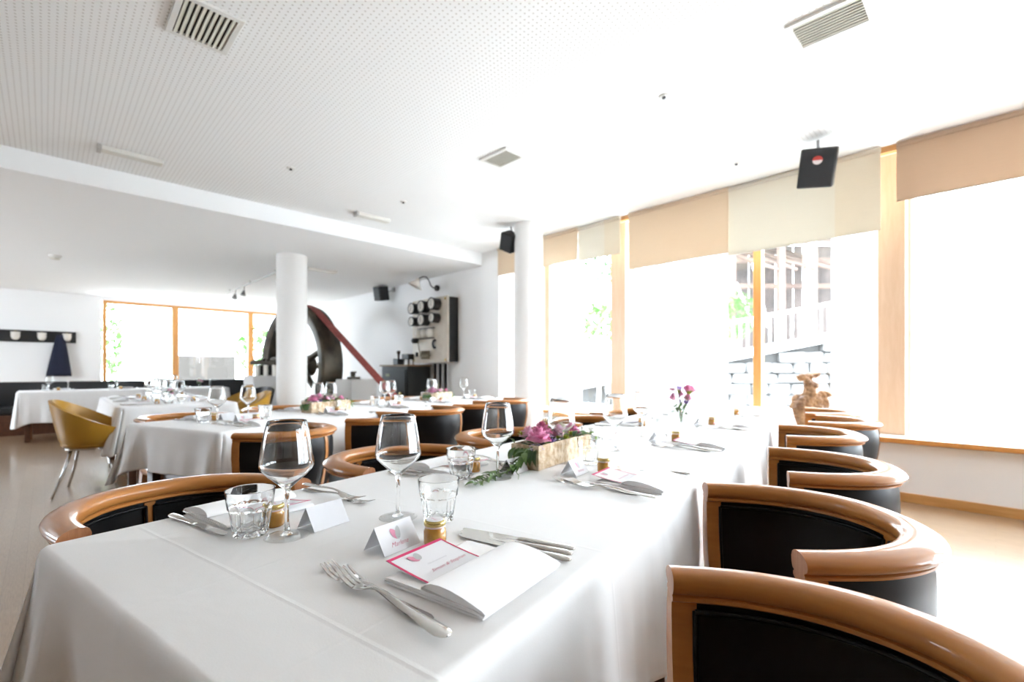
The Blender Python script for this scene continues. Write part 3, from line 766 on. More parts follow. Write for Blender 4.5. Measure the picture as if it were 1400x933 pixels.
#==================================================================== BENCH, COAT RACK
t = thing('wall_bench', 'black leather wall bench with dark wood base at the far left', 'bench', (-11.5, .3, 0))
b = new(); box(b, (.0, 0, .17), (.56, 6.6, .34), .004); obj('base', b, DARKWOOD, t, smooth=False)
for i in range(6):
    b = new(); box(b, (.02, -2.75 + 1.1 * i, .405), (.58, 1.09, .12), .025); obj('seat_cushion', b, SEATL, t)
    b = new(); box(b, (-.24, -2.75 + 1.1 * i, .66), (.12, 1.09, .42), .025); obj('back_cushion', b, SEATL, t)
t = thing('coat_rack', 'long black coat rack with white porcelain hooks on the left wall', 'coat rack', (XL, -1.0, 1.795))
b = new(); box(b, (.023, 0, 0), (.04, 3.0, .25), .004); obj('board', b, BLACKMETAL, t, smooth=False)
hook_me = None
for y in (.56, .955, 1.35, .165, -.23):
    if hook_me is None:
        b = new(); lathe(b, [(0, -.09), (.035, -.085), (.062, -.05), (.075, 0), (.07, .045), (.08, .075), (.06, .08), (.05, .03), (0, .01)], 20); h = obj('hook', b, PORCELAIN, t, angle=50); hook_me = h.data
        b = new(); tube(b, [(-.06, 0, .05), (-.02, 0, .10), (.02, 0, .095), (.03, 0, .06)], .009, 8); hb = obj('brass_arm', b, GOLD, h); hb_me = hb.data
    else:
        h = bpy.data.objects.new('hook', hook_me); COL.objects.link(h); h.parent = t
        hb = bpy.data.objects.new('brass_arm', hb_me); COL.objects.link(hb); hb.parent = h
    h.location = (.11, y, .0)
# coat
b = new(); rows_ = 16; n = 36; rings = []
for j in range(rows_ + 1):
    f = j / rows_; z = 1.84 - .88 * f; wy = .06 + .135 * f ** .8; wx = .03 + .04 * f
    rings.append([b.verts.new((XL + .13 + wx * cos(a) * (1 + .15 * sin(5 * a)), .245 - .02 * f + wy * sin(a) * (1 + .10 * f * sin(7 * a + 1)), z - (.03 * abs(sin(3 * a)) if j == rows_ else 0))) for a in [2 * pi * k_ / n for k_ in range(n)]])
for r0, r1 in zip(rings, rings[1:]):
    for i in range(n): b.faces.new((r0[i], r0[(i + 1) % n], r1[(i + 1) % n], r1[i]))
b.faces.new(rings[0]); b.faces.new(rings[-1])
coat = obj('coat', b, NAVY); tag(coat, 'dark navy coat hanging from the black coat rack', 'coat')

#==================================================================== FLYWHEEL AND WALL MACHINERY
fw = thing('flywheel', 'large old iron flywheel with spokes behind the round column', 'machine', (-9.13, 3.41, 0), R(7.9))
RZ = 1.16; RO = 1.12
def ring_y(bm, prof, n=72, cz=RZ):
    """revolve (r, y) profile round the local y axis"""
    rr = []
    for k_ in range(n):
        a = 2 * pi * k_ / n; rr.append([bm.verts.new((r * cos(a), y, cz + r * sin(a))) for r, y in prof])
    m_ = len(prof)
    for k_ in range(n):
        for j in range(m_): bm.faces.new((rr[k_][j], rr[(k_ + 1) % n][j], rr[(k_ + 1) % n][(j + 1) % m_], rr[k_][(j + 1) % m_]))
b = new(); ring_y(b, [(RO - .03, -.20), (RO, -.17), (RO + .012, 0), (RO, .17), (RO - .03, .20), (RO - .14, .20), (RO - .20, .17), (RO - .14, .10), (RO - .12, 0), (RO - .14, -.10), (RO - .20, -.17), (RO - .14, -.20)]); obj('rim', b, IRON, fw, angle=35)
b = new(); ring_y(b, [(.20, -.22), (.20, .22), (.06, .24), (.06, -.24)], 32); obj('hub', b, IRON, fw, angle=35)
b = new(); cyl(b, (0, -.5, RZ), (0, .6, RZ), .06, n=20); obj('axle', b, STEEL, fw, angle=40)
for k_ in range(6):
    a = R(20 + 60 * k_); b = new()
    dirv = Vector((cos(a), 0, sin(a))); pv = Vector((-sin(a), 0, cos(a)))
    rr = []
    for r, w_, y_ in ((.17, .075, .06), (.5, .055, .05), (.8, .05, .045), (RO - .12, .075, .06)):
        rr.append([b.verts.new(Vector((0, 0, RZ)) + dirv * r + pv * w_ * cos(q) + Vector((0, y_ * sin(q), 0))) for q in [2 * pi * j / 10 for j in range(10)]])
    for r0, r1 in zip(rr, rr[1:]):
        for i in range(10): b.faces.new((r0[i], r0[(i + 1) % 10], r1[(i + 1) % 10], r1[i]))
    obj('spoke', b, IRON, fw)
for y_ in (-.42, .52):
    b = new(); box(b, (0, y_, .52), (.34, .14, 1.04), .02); box(b, (0, y_, 1.16), (.26, .16, .30), .04); obj('bearing_stand', b, IRON, fw, smooth=False)
b = new(); cyl(b, (.0, -.02, RZ + RO + .0), (.0, -.02, RZ + RO + .10), .025, n=10); box(b, (.03, -.02, RZ + RO + .10), (.16, .08, .07), .01); obj('oiler', b, BLACKMETAL, fw, smooth=False)
# belt (top run goes down to a small pulley)
bl = thing('drive_belt', 'dark red flat belt running from the flywheel down to the floor pulley', 'belt', (-9.13, 3.41, 0), R(7.9))
b = new(); pts = []
for i in range(14):
    a = R(150 - (150 - 55.8) * i / 13); pts.append((RO + .016, a, None))
P_ = [((RO + .016) * cos(a), RZ + (RO + .016) * sin(a)) for _, a, _ in pts] + [(3.11, .435), (3.19, .33), (3.17, .2), (3.08, .12), (2.98, .10)]
th_ = .008; top_, bot_ = [], []
for i, (x, z) in enumerate(P_):
    x0, z0 = P_[max(i - 1, 0)]; x1, z1 = P_[min(i + 1, len(P_) - 1)]; l_ = math.hypot(x1 - x0, z1 - z0); nx, nz = -(z1 - z0) / l_, (x1 - x0) / l_
    top_.append([b.verts.new((x + nx * th_ * s_, y_, z + nz * th_ * s_)) for s_, y_ in ((-1, -.075), (1, -.075), (1, .075), (-1, .075))])
for r0, r1 in zip(top_, top_[1:]):
    for j in range(4): b.faces.new((r0[j], r0[(j + 1) % 4], r1[(j + 1) % 4], r1[j]))
b.faces.new(top_[0]); b.faces.new(top_[-1]); obj('belt', b, BELT, bl, angle=40)
pl = thing('belt_pulley', 'small iron pulley on a stand at the lower end of the red belt', 'machine', (-9.13, 3.41, 0), R(7.9))
b = new(); ring_y(b, [(.185, -.11), (.20, 0), (.185, .11), (.05, .11), (.05, -.11)], 32, .28); obj('wheel', b, IRON, pl, angle=35).location.x = 2.98
b = new(); box(b, (2.98, .22, .17), (.4, .14, .34), .01); cyl(b, (2.98, -.14, .28), (2.98, .3, .28), .035); obj('stand', b, IRON, pl, smooth=False)
b = new(); box(b, (0, 0, .46), (.46, .5, .92), .01); o = obj('machine_plinth', b, mat('plinth_grey', (.55, .54, .52), .7), None, smooth=False, loc=(-7.62, 3.78, 0), rz=R(7.9)); tag(o, 'pale grey plinth right of the flywheel with a small fitting on top', 'plinth')
t = thing('oil_pump', 'small dark iron fitting on the pale plinth right of the flywheel', 'machine', (-7.66, 3.75, .92))
b = new(); box(b, (0, 0, .02), (.2, .14, .04), .005); cyl(b, (-.03, 0, .04), (-.03, 0, .13), .04, n=14); obj('body', b, IRON, t, smooth=False)
b = new(); cyl(b, (-.10, 0, .10), (.08, 0, .12), .015, n=8); obj('lever', b, IRON, t)

# plinth with model left of the column
b = new(); box(b, (0, 0, .49), (.52, .52, .98), .006); o = obj('display_plinth', b, mat('plinth_white', (.62, .62, .61), .8), None, smooth=False, loc=(-8.45, 2.60, 0)); tag(o, 'pale grey square plinth left of the round flywheel column', 'plinth')
t = thing('machine_model', 'small model of an engine house on the pale square plinth', 'model', (-8.45, 2.62, .98), R(45))
for x_ in (-.14, 0, .14):
    b = new(); box(b, (x_, 0, .09), (.05, .12, .18), .004); obj('pillar', b, PORCELAIN, t, smooth=False)
b = new(); box(b, (0, .03, .09), (.32, .05, .16)); obj('back_plate', b, BLACKMETAL, t, smooth=False)
b = new(); box(b, (-.02, 0, .21), (.42, .2, .05), .01)
for i in range(7): lathe(b, [(0, -.04), (.04, -.02), (.045, .02), (0, .05)], 8, ctr=(-.2 + .06 * i, random.uniform(-.05, .05), .24 + random.uniform(-.02, .02)))
obj('roof', b, IRON, t, smooth=False)

# iron cabinet
t = thing('iron_cabinet', 'black iron cabinet with wooden top below the gauge board', 'cabinet', (-7.78, 4.84, 0))
b = new(); box(b, (0, 0, .57), (.92, .48, 1.14), .01); obj('body', b, mat('cabinet_black', (.018, .02, .02), .5, .2), t, smooth=False)
b = new(); box(b, (0, -.01, 1.155), (.98, .52, .03), .004); obj('top_board', b, mat('cabinet_top', (.22, .14, .07), .5), t, smooth=False)
b = new(); box(b, (0, -.25, .60), (.80, .02, .96), .006); dr = obj('door', b, mat('cabinet_black', (.018, .02, .02)), t, smooth=False)
b = new(); cyl(b, (.30, -.26, .65), (.30, -.31, .65), .03, n=14); obj('handle', b, GOLD, dr)
b = new(); box(b, (-.2, -.262, .98), (.14, .006, .05)); obj('plate', b, mat('brass_green', (.12, .13, .04), .4), dr, smooth=False)
for x_, l_ in ((-8.03, 'small black telephone-like device, left one on the iron cabinet'), (-7.68, 'small black device on four legs, right one on the iron cabinet')):
    t = thing('antique_device', l_, 'device', (x_, 4.84, 1.17), 0, 'small devices on the iron cabinet')
    if x_ < -8:
        b = new(); box(b, (0, 0, .06), (.17, .14, .12), .01); obj('body', b, BLACKMETAL, t, smooth=False)
        b = new(); lathe(b, [(0, .12), (.02, .12), (.02, .20), (.035, .22), (.035, .27), (0, .28)], 12); obj('stem', b, IRON, t)
    else:
        b = new(); box(b, (0, 0, .15), (.24, .15, .10), .01); obj('body', b, BLACKMETAL, t, smooth=False)
        for a_ in (-1, 1):
            for c_ in (-1, 1):
                b = new(); cyl(b, (a_ * .09, c_ * .05, 0), (a_ * .08, c_ * .04, .11), .012, n=8); obj('leg', b, IRON, t)
# gauge board
gb = thing('gauge_board', 'cream marble switchboard with black round gauges on the back wall', 'switchboard', (-7.61, 4.90, 1.20))
b = new(); box(b, (.54, .0, .575), (1.08, .035, 1.15), .004); obj('marble_slab', b, MARBLE, gb, smooth=False)
b = new(); box(b, (.55, .125, .575), (1.04, .19, 1.12), .003); obj('case', b, BLACKMETAL, gb, smooth=False)
def gauge(x, z, r, dial=PORCELAIN, depth=.135):
    b = new(); cyl(b, (x, -.018, z), (x, -.018 - depth, z), r, n=32); lathe_y = None; g_ = obj('gauge', b, BLACKMETAL, gb, angle=40)
    b = new(); cyl(b, (x, -.018 - depth, z), (x, -.024 - depth, z), r * .86, n=32); d_ = obj('dial', b, dial, g_, angle=40)
    b = new(); box(b, (x - r * .1, -.027 - depth, z + r * .1), (r * .08, .003, r * 1.1), 0, None); obj('needle', b, BLACKINK, g_, smooth=False)
    b = new(); rr = []
    ring = []
    for k_ in range(32):
        a = 2 * pi * k_ / 32; ring.append([b.verts.new((x + q * cos(a), y_, z + q * sin(a))) for q, y_ in ((r * 1.04, -.018 - depth + .02), (r * 1.04, -.03 - depth), (r * .86, -.03 - depth), (r * .86, -.018 - depth + .02))])
    for k_ in range(32):
        for j in range(4): b.faces.new((ring[k_][j], ring[(k_ + 1) % 32][j], ring[(k_ + 1) % 32][(j + 1) % 4], ring[k_][(j + 1) % 4]))
    obj('bezel', b, BLACKMETAL, g_, angle=40)
for x_, z_, r_ in ((.17, .99, .10), (.48, 1.0, .105), (.80, 1.02, .105), (.17, .755, .085), (.48, .765, .105), (.80, .78, .085)): gauge(x_, z_, r_)
for x_ in (.26, .43, .61):
    b = new(); lathe(b, [(0, -.085), (.055, -.07), (.065, 0), (.055, .07), (0, .085)], 16, ctr=(x_, -.06, .53)); obj('porcelain_fuse', b, PORCELAIN, gb)
b = new(); box(b, (.44, -.02, .62), (.54, .02, .02)); box(b, (.44, -.02, .44), (.54, .02, .02)); obj('bus_bar', b, BLACKMETAL, gb, smooth=False)
b = new(); lathe(b, [(0, -.05), (.05, -.045), (.07, 0), (.05, .045), (0, .05)], 14, ctr=(.16, -.07, .41)); obj('knob', b, BLACKMETAL, gb)
b = new(); tube(b, [(.76 + .05 * cos(a), -.06, .33 + .07 * sin(a)) for a in [R(60 + 24 * j) for j in range(11)]], .02, 8); obj('contact', b, BLACKMETAL, gb)
b = new(); tube(b, [(.40, -.10, .13), (.37, -.12, .25), (.34, -.12, .38)], .010, 8); box(b, (.46, -.05, .13), (.26, .06, .03), .003)
for x_ in (.36, .43, .50, .57): cyl(b, (x_, -.05, .07), (x_, -.05, .22), .02, n=10)
obj('knife_switch', b, mat('brass_dark', (.16, .13, .08), .4, .7), gb, smooth=False)
b = new(); box(b, (.16, -.03, .16), (.05, .03, .08), .006); obj('push_button', b, BLACKMETAL, gb, smooth=False)
for x_, z_ in ((.05, .05), (.05, 1.1), (1.02, .05), (1.02, 1.1)):
    b = new(); lathe(b, [(0, -.02), (.02, -.02), (.02, .02), (0, .02)], 12, ctr=(x_, -.02, z_)); obj('bolt', b, GOLD, gb)
for i, x_ in enumerate((-7.13, -6.97, -6.81)):
    b = new(); cyl(b, (x_, 5.05, .02), (x_, 5.05, 1.19), .024, n=12); o = obj('conduit', b, BLACKMETAL, None); tag(o, ['dark conduit pipe under the gauge board, left of three', 'dark conduit pipe under the gauge board, middle of three', 'dark conduit pipe under the gauge board, right of three'][i], 'pipe', 'conduits under the gauge board')
t = thing('gooseneck_lamp', 'gooseneck wall lamp with white glass shade above the gauge board', 'lamp', (-7.15, 5.12, 2.55))
b = new(); cyl(b, (0, 0, .02), (0, -.035, .02), .055, n=20); obj('wall_plate', b, BLACKMETAL, t, angle=40)
b = new(); tube(b, [(0, -.03, .02), (.03, -.12, .01), (.10, -.22, .03), (.16, -.30, .10), (.20, -.38, .145), (.21, -.46, .14), (.20, -.53, .10)], .011, 10); obj('arm', b, BLACKMETAL, t)
b = new(); lathe(b, [(.028, .05), (.03, .02), (.045, .0), (.09, -.05), (.125, -.10), (.12, -.10), (.085, -.048), (.04, .004), (.024, .02)], 28); o = obj('lamp_shade', b, PORCELAIN, t, angle=60, loc=(.19, -.56, .05)); o.rotation_euler = (R(-20), R(15), 0)
b = new(); lathe(b, [(0, .02), (.015, .015), (.03, -.02), (.03, -.05), (0, -.08)], 16); obj('bulb', b, mat('bulb_glass', (.75, .65, .45), .2), t, loc=(.19, -.56, .03))

#==================================================================== TABLEWARE PROTOTYPES
def proto_wine():
    b = new()
    pr = [(0, 0), (.0405, 0), (.0428, .0006), (.0415, .0014), (.028, .0022), (.013, .0042), (.0060, .009), (.0042, .03), (.0040, .06), (.0045, .085), (.0075, .097), (.020, .1085), (.037, .1235), (.0482, .1360), (.0512, .1430), (.0508, .1510), (.0465, .185), (.0412, .215), (.0370, .232), (.0363, .2335), (.0356, .232), (.0398, .214), (.0450, .185), (.0494, .151), (.0499, .1440), (.0470, .1370), (.036, .1250), (.019, .1105), (.009, .1035), (0, .1015)]
    t = thing('wine_glass', None, None)
    iF = 4; ft = pr[1:iF + 1]; st = pr[iF:10]
    lathe(b, [(0, .0004)] + [(r_, z_) for r_, z_ in ft] + [(0, .0038)], 48); obj('foot', b, THIN, t)
    b = new(); lathe(b, [(0, .0022)] + [(.0105, .0036)] + pr[iF + 1:10] + pr[10:] , 48); obj('bowl', b, GLASS, t)
    return t
def proto_tumbler():
    b = new()
    def fl(th, r, z):
        if z > .0555 or z < .006 or r < .0330: return r
        k_ = abs(cos(5 * th)); return r * (1.0 - .085 * abs(math.sin(5 * th)) * min(1, (.0560 - z) / .005))
    pr = [(0, .003), (.026, .003), (.029, 0), (.0325, .0015), (.0335, .008), (.0365, .025), (.0392, .045), (.0405, .053), (.0415, .0555), (.0422, .057), (.0425, .060), (.0445, .075), (.0462, .0915), (.0458, .0935), (.0448, .0925), (.0428, .075), (.0402, .058), (.037, .045), (.0342, .027), (.031, .016), (.024, .011), (0, .010)]
    lathe(b, pr, 120, fl); return obj('tumbler', b, GLASS, angle=22)
def curved_label(fn_r, a0, a1, z0, z1, n=10):
    b = new(); g_ = []
    for i in range(n + 1):
        a = a0 + (a1 - a0) * i / n; g_.append((b.verts.new((fn_r * cos(a), fn_r * sin(a), z0)), b.verts.new((fn_r * cos(a), fn_r * sin(a), z1))))
    for i in range(n): b.faces.new((g_[i][0], g_[i + 1][0], g_[i + 1][1], g_[i][1]))
    return b
def proto_jar():
    t = thing('spread_jar', None, None)
    b = new(); lathe(b, [(0, 0), (.018, 0), (.0208, .002), (.0215, .006), (.0215, .028), (.019, .033), (.0175, .036), (0, .036)], 32); obj('jar_body', b, HONEY, t, angle=50)
    b = new(); lathe(b, [(.0178, .0335), (.0195, .0345), (.0195, .0375), (.0178, .038)], 32, closed=True); obj('paper_band', b, mat('band_pink', (.72, .58, .56), .6), t, angle=50)
    b = new(); lathe(b, [(0, .038), (.0205, .038), (.0212, .0395), (.0212, .044), (.0205, .046), (.018, .0475), (0, .0475)], 40); obj('lid', b, GOLD, t, angle=40)
    b = new(); lathe(b, [(0, .0476), (.0165, .0476), (.0165, .0483), (0, .0483)], 28); l_ = obj('lid_sticker', b, PAPER, t, angle=40)
    b = curved_label(.0219, R(-52), R(14), .006, .023); lab = obj('label', b, PAPER, t)
    vs, fs = text_verts('Sofia', .0115, .45); b = new()
    add_mapped(b, vs, fs, lambda v: Vector((.02215 * cos(R(-19) + v.x / .0222), .02215 * sin(R(-19) + v.x / .0222), .0135 + v.y))); obj('lettering', b, BLACKINK, lab, smooth=False)
    vs, fs = text_verts('danke', .008, .45); b = new()
    ca, sa = cos(R(70)), sin(R(70)); add_mapped(b, vs, fs, lambda v: Vector((v.x * ca - v.y * sa, v.x * sa + v.y * ca, .0486))); obj('lettering', b, PINKT, l_, smooth=False)
    return t
def proto_fork(L=.245):
    b = new()
    # handle end at y=0, tips at y=L; sections (y, half width, z centre, half thickness)
    sec = [(0, .003, .0022, .0012), (.003, .0085, .0024, .0016), (.012, .0115, .0028, .0019), (.035, .0105, .0036, .0019), (.07, .0068, .0062, .0018), (.10, .0042, .0096, .0018), (.125, .0032, .0118, .0019), (.150, .0032, .0110, .0019), (.160, .0058, .0090, .0016), (.170, .0105, .0060, .0013), (.182, .0128, .0040, .0012), (.192, .0130, .0036, .0012)]
    k_ = L / .245; rings = []
    for y, w_, z, h in sec:
        rings.append([b.verts.new((w_ * cx, y * k_, z + h * cz_)) for cx, cz_ in ((-1, 0), (-.6, .9), (0, 1.15), (.6, .9), (1, 0), (.6, -.9), (0, -1), (-.6, -.9))])
    for r0, r1 in zip(rings, rings[1:]):
        for i in range(8): b.faces.new((r0[i], r0[(i + 1) % 8], r1[(i + 1) % 8], r1[i]))
    b.faces.new(rings[0]); b.faces.new(rings[-1])
    for x_ in (-.0107, -.0036, .0036, .0107):
        pts = [(x_, .190, .0036), (x_ * 1.0, .205, .0044), (x_ * .97, .220, .0072), (x_ * .92, .235, .0118), (x_ * .9, .245, .0150)]
        rr = []
        for (px_, py_, pz_), w_ in zip(pts, (.0023, .0022, .0019, .0015, .0008)):
            rr.append([b.verts.new((px_ + w_ * cx, py_ * k_, pz_ + w_ * .55 * cz_)) for cx, cz_ in ((-1, -1), (-1, 1), (1, 1), (1, -1))])
        for r0, r1 in zip(rr, rr[1:]):
            for i in range(4): b.faces.new((r0[i], r0[(i + 1) % 4], r1[(i + 1) % 4], r1[i]))
        b.faces.new(rr[0]); b.faces.new(rr[-1])
    o = obj('fork', b, STEEL, angle=55); return o
def proto_knife(L=.245):
    t = thing('table_knife', None, None); b = new()
    sec = [(0, .003, .004, .002), (.003, .0075, .0042, .0034), (.012, .0098, .0046, .0042), (.04, .0088, .0046, .0042), (.08, .0066, .0046, .0038), (.105, .0062, .0046, .0034), (.112, .0072, .0044, .0030), (.118, .0070, .0042, .0020)]
    k_ = L / .245; rings = []
    for y, w_, z, h in sec: rings.append([b.verts.new((w_ * cos(a), y * k_, z + h * sin(a))) for a in [2 * pi * j / 12 for j in range(12)]])
    for r0, r1 in zip(rings, rings[1:]):
        for i in range(12): b.faces.new((r0[i], r0[(i + 1) % 12], r1[(i + 1) % 12], r1[i]))
    b.faces.new(rings[0]); b.faces.new(rings[-1]); obj('handle', b, STEEL, t, angle=50)
    b = new(); sec = [(.116, -.006, .0055), (.13, -.0085, .0065), (.19, -.0100, .0072), (.225, -.0098, .0070), (.238, -.0075, .0064), (.245, -.001, .0045)]; rr = []
    for y, x0, x1 in sec: rr.append([b.verts.new((x0, y * k_, .0040)), b.verts.new((x1, y * k_, .0030)), b.verts.new((x1, y * k_, .0052)), b.verts.new((x0, y * k_, .0044))])
    for r0, r1 in zip(rr, rr[1:]):
        for i in range(4): b.faces.new((r0[i], r0[(i + 1) % 4], r1[(i + 1) % 4], r1[i]))
    b.faces.new(rr[0]); b.faces.new(rr[-1]); obj('blade', b, STEEL, t, smooth=False)
    return t
def thick_sheet(bm, prof, x0f, x1f, th, nx=8):
    """sheet following prof [(y, z)], between x0f(i) and x1f(i), thickness th"""
    P2 = []; n = len(prof)
    for i, (y, z) in enumerate(prof):
        y0, z0 = prof[max(i - 1, 0)]; y1, z1 = prof[min(i + 1, n - 1)]; l_ = math.hypot(y1 - y0, z1 - z0) or 1
        P2.append((y, z, -(z1 - z0) / l_, (y1 - y0) / l_))
    up, dn = [], []
    for i, (y, z, ny, nz) in enumerate(P2):
        xs = [x0f(i) + (x1f(i) - x0f(i)) * j / nx for j in range(nx + 1)]
        up.append([bm.verts.new((x, y + ny * th / 2, z + nz * th / 2)) for x in xs]); dn.append([bm.verts.new((x, y - ny * th / 2, z - nz * th / 2)) for x in xs])
    for g_ in (up, dn):
        for i in range(n - 1):
            for j in range(nx): bm.faces.new((g_[i][j], g_[i][j + 1], g_[i + 1][j + 1], g_[i + 1][j]))
    for i in range(n - 1):
        for j in (0, nx): bm.faces.new((up[i][j], up[i + 1][j], dn[i + 1][j], dn[i][j]))
    for i in (0, n - 1):
        for j in range(nx): bm.faces.new((up[i][j], up[i][j + 1], dn[i][j + 1], dn[i][j]))
def proto_napkin():
    t = thing('napkin', None, None)
    b = new()
    # folded body: three soft layers, rounded fold at the far end
    for k_, (y0, y1, x0, x1) in enumerate(((.046, .238, -.102, .100), (.050, .242, -.100, .099), (.054, .236, -.101, .098))):
        z = .0016 + .0030 * k_
        pr = [(y0, z), (y0 + .03, z), (.12, z + .0004), (.18, z + .0008), (y1 - .004, z + .0006), (y1, z + .0002)]
        thick_sheet(b, pr, lambda i, x0=x0: x0, lambda i, x1=x1: x1, .0027)
    thick_sheet(b, [(.232, .0016), (.240, .0012), (.245, .0026), (.2455, .0046), (.243, .0068), (.236, .0080), (.226, .0082)], lambda i: -.101, lambda i: .099, .0022)
    obj('folded_body', b, NAPKIN, t, angle=60)
    b = new()
    pr = [(.160, .0125), (.150, .0110), (.120, .0104), (.090, .0098), (.062, .0088), (.047, .0062), (.0425, .0062), (.0415, .0095), (.047, .0125), (.062, .0165), (.082, .0215), (.104, .0250), (.124, .0262), (.141, .0248), (.153, .0208), (.1600, .0160), (.160, .0125)]
    thick_sheet(b, pr, lambda i: -.104 + .0, lambda i: .102, .0020)
    obj('rolled_flap', b, NAPKIN, t, angle=75)
    b = new(); fl_ = [(y + (0.1 - y) * .02, z - .0012 if z > .014 else z + .0012) for y, z in pr[6:-1]]       # the layers folded inside the roll
    for x_ in (-.1015, .0995): pass
    a_ = [b.verts.new((-.1012, y, z)) for y, z in fl_]; c_ = [b.verts.new((.0992, y, z)) for y, z in fl_]; n_ = len(fl_)
    for i in range(n_): b.faces.new((a_[i], a_[(i + 1) % n_], c_[(i + 1) % n_], c_[i]))
    b.faces.new(a_[::-1]); b.faces.new(c_); obj('inner_layers', b, NAPKIN, t, smooth=False)
    return t
def card_z(y):  # height of the menu card along its length
    f = (y - .160) / .10
    return .0275 + (.0 if f < 0 else .010 * f * f) - .0
def proto_menu():
    t = thing('menu_card', None, None)
    x0, x1 = -.083, .044
    # card lies on the napkin, its lower end tucked under the rolled flap
    def zc(y): return .0102 + .0135 * max(0, (y - .150) / .11) ** 1.4
    ys = [.075, .10, .13, .15, .165, .18, .195, .21, .225, .24, .25, .262]
    b = new(); thick_sheet(b, [(y, zc(y)) for y in ys], lambda i: x0, lambda i: x1, .0006, 6); obj('sheet', b, PAPER, t, angle=60)
    b = new(); e = .0007
    thick_sheet(b, [(y, zc(y) + e) for y in ys], lambda i: x0, lambda i: x0 + .0042, .0003, 1)
    thick_sheet(b, [(y, zc(y) + e) for y in ys], lambda i: x1 - .0030, lambda i: x1, .0003, 1)
    thick_sheet(b, [(y, zc(y) + e) for y in (.2555, .262)], lambda i: x0, lambda i: x1, .0003, 6); obj('pink_border', b, PINK, t, smooth=False)
    def onto(v): y = v.y; return Vector((v.x, y, zc(y) + .0012))
    def onto2(v): y = v.y; return Vector((v.x, y, zc(y) + .0015))
    # the print reads from the seat side
    b = new(); ellipse_mapped(b, -.0455, .2375, .0066, .0115, R(24), onto, taper=.15); obj('pink_emblem', b, FPP, t, smooth=False)
    b = new(); ellipse_mapped(b, -.0355, .2390, .0066, .0115, R(-24), onto2, taper=.15); obj('grey_emblem', b, FPG, t, smooth=False)
    vs, fs = text_verts('Simon & Stephan', .0118, .6); b = new(); add_mapped(b, [v + Vector((-.012, .186, 0)) for v in vs], fs, onto); obj('lettering', b, PINKT, t, smooth=False)
    vs, fs = text_verts('Hochzeitsmenü', .007, .3); b = new(); add_mapped(b, [v + Vector((-.018, .208, 0)) for v in vs], fs, onto); obj('lettering', b, GREYT, t, smooth=False)
    return t
def proto_place():
    t = thing('place_card', None, None); w_, dp, h = .088, .058, .047
    b = new()
    for s_ in (-1, 1):
        thick_sheet(b, [(s_ * dp / 2, .0006), (s_ * dp / 4, h / 2 + .0), (0.0, h)], lambda i: -w_ / 2, lambda i: w_ / 2, .0006, 4)
    obj('folded_card', b, PAPERG, t, smooth=False)
    # printed panel faces the seat (-y side)
    nrm = Vector((0, -h, dp / 2)).normalized(); up = Vector((0, dp / 2, h)).normalized(); base = Vector((0, -dp / 2, 0))
    def fn(v, e=.0008): return base + Vector((v.x, 0, 0)) + up * v.y + nrm * e
    b = new(); ellipse_mapped(b, -.0068, .0340, .0064, .0118, R(30), fn, taper=.15); obj('pink_emblem', b, FPP, t, smooth=False)
    b = new(); ellipse_mapped(b, .0018, .0345, .0058, .0126, R(-16), lambda v: fn(v, .0011), taper=.15); obj('grey_emblem', b, FPG, t, smooth=False)
    vs, fs = text_verts('Marlene', .0125, .45); b = new(); add_mapped(b, [v + Vector((-.002, .0110, 0)) for v in vs], fs, fn); obj('lettering', b, PINKT, t, smooth=False)
    return t
def proto_bread():  return None
PR = dict(wine=proto_wine(), tumbler=proto_tumbler(), jar=proto_jar(), fork=proto_fork(), knife=proto_knife(), napkin=proto_napkin(), menu=proto_menu(), place=proto_place())
for o in PR.values():
    KIDS(o); [KIDS(k_) for k_ in list(o.children)]
FIRST = {k_: True for k_ in PR}
ROOTN = dict(wine='wine_glass', tumbler='tumbler', jar='spread_jar', fork='fork', knife='table_knife', napkin='napkin', menu='menu_card', place='place_card')
CATS = dict(wine='glass', tumbler='glass', jar='jar', fork='fork', knife='knife', napkin='napkin', menu='menu card', place='place card')
DESC = dict(wine='stemmed wine glass', tumbler='faceted water tumbler', jar='gold-lidded amber jar', napkin='folded white napkin', menu='pink-bordered menu card', place='tent-shaped place card')
def put(kind, p, ang, label, group):
    if FIRST[kind]:
        FIRST[kind] = False; o = PR[kind]; o.location = p; o.rotation_euler.z = ang; tag(o, label, CATS[kind], group)
    else: o = dup(PR[kind], p, ang, label, group)
    return o
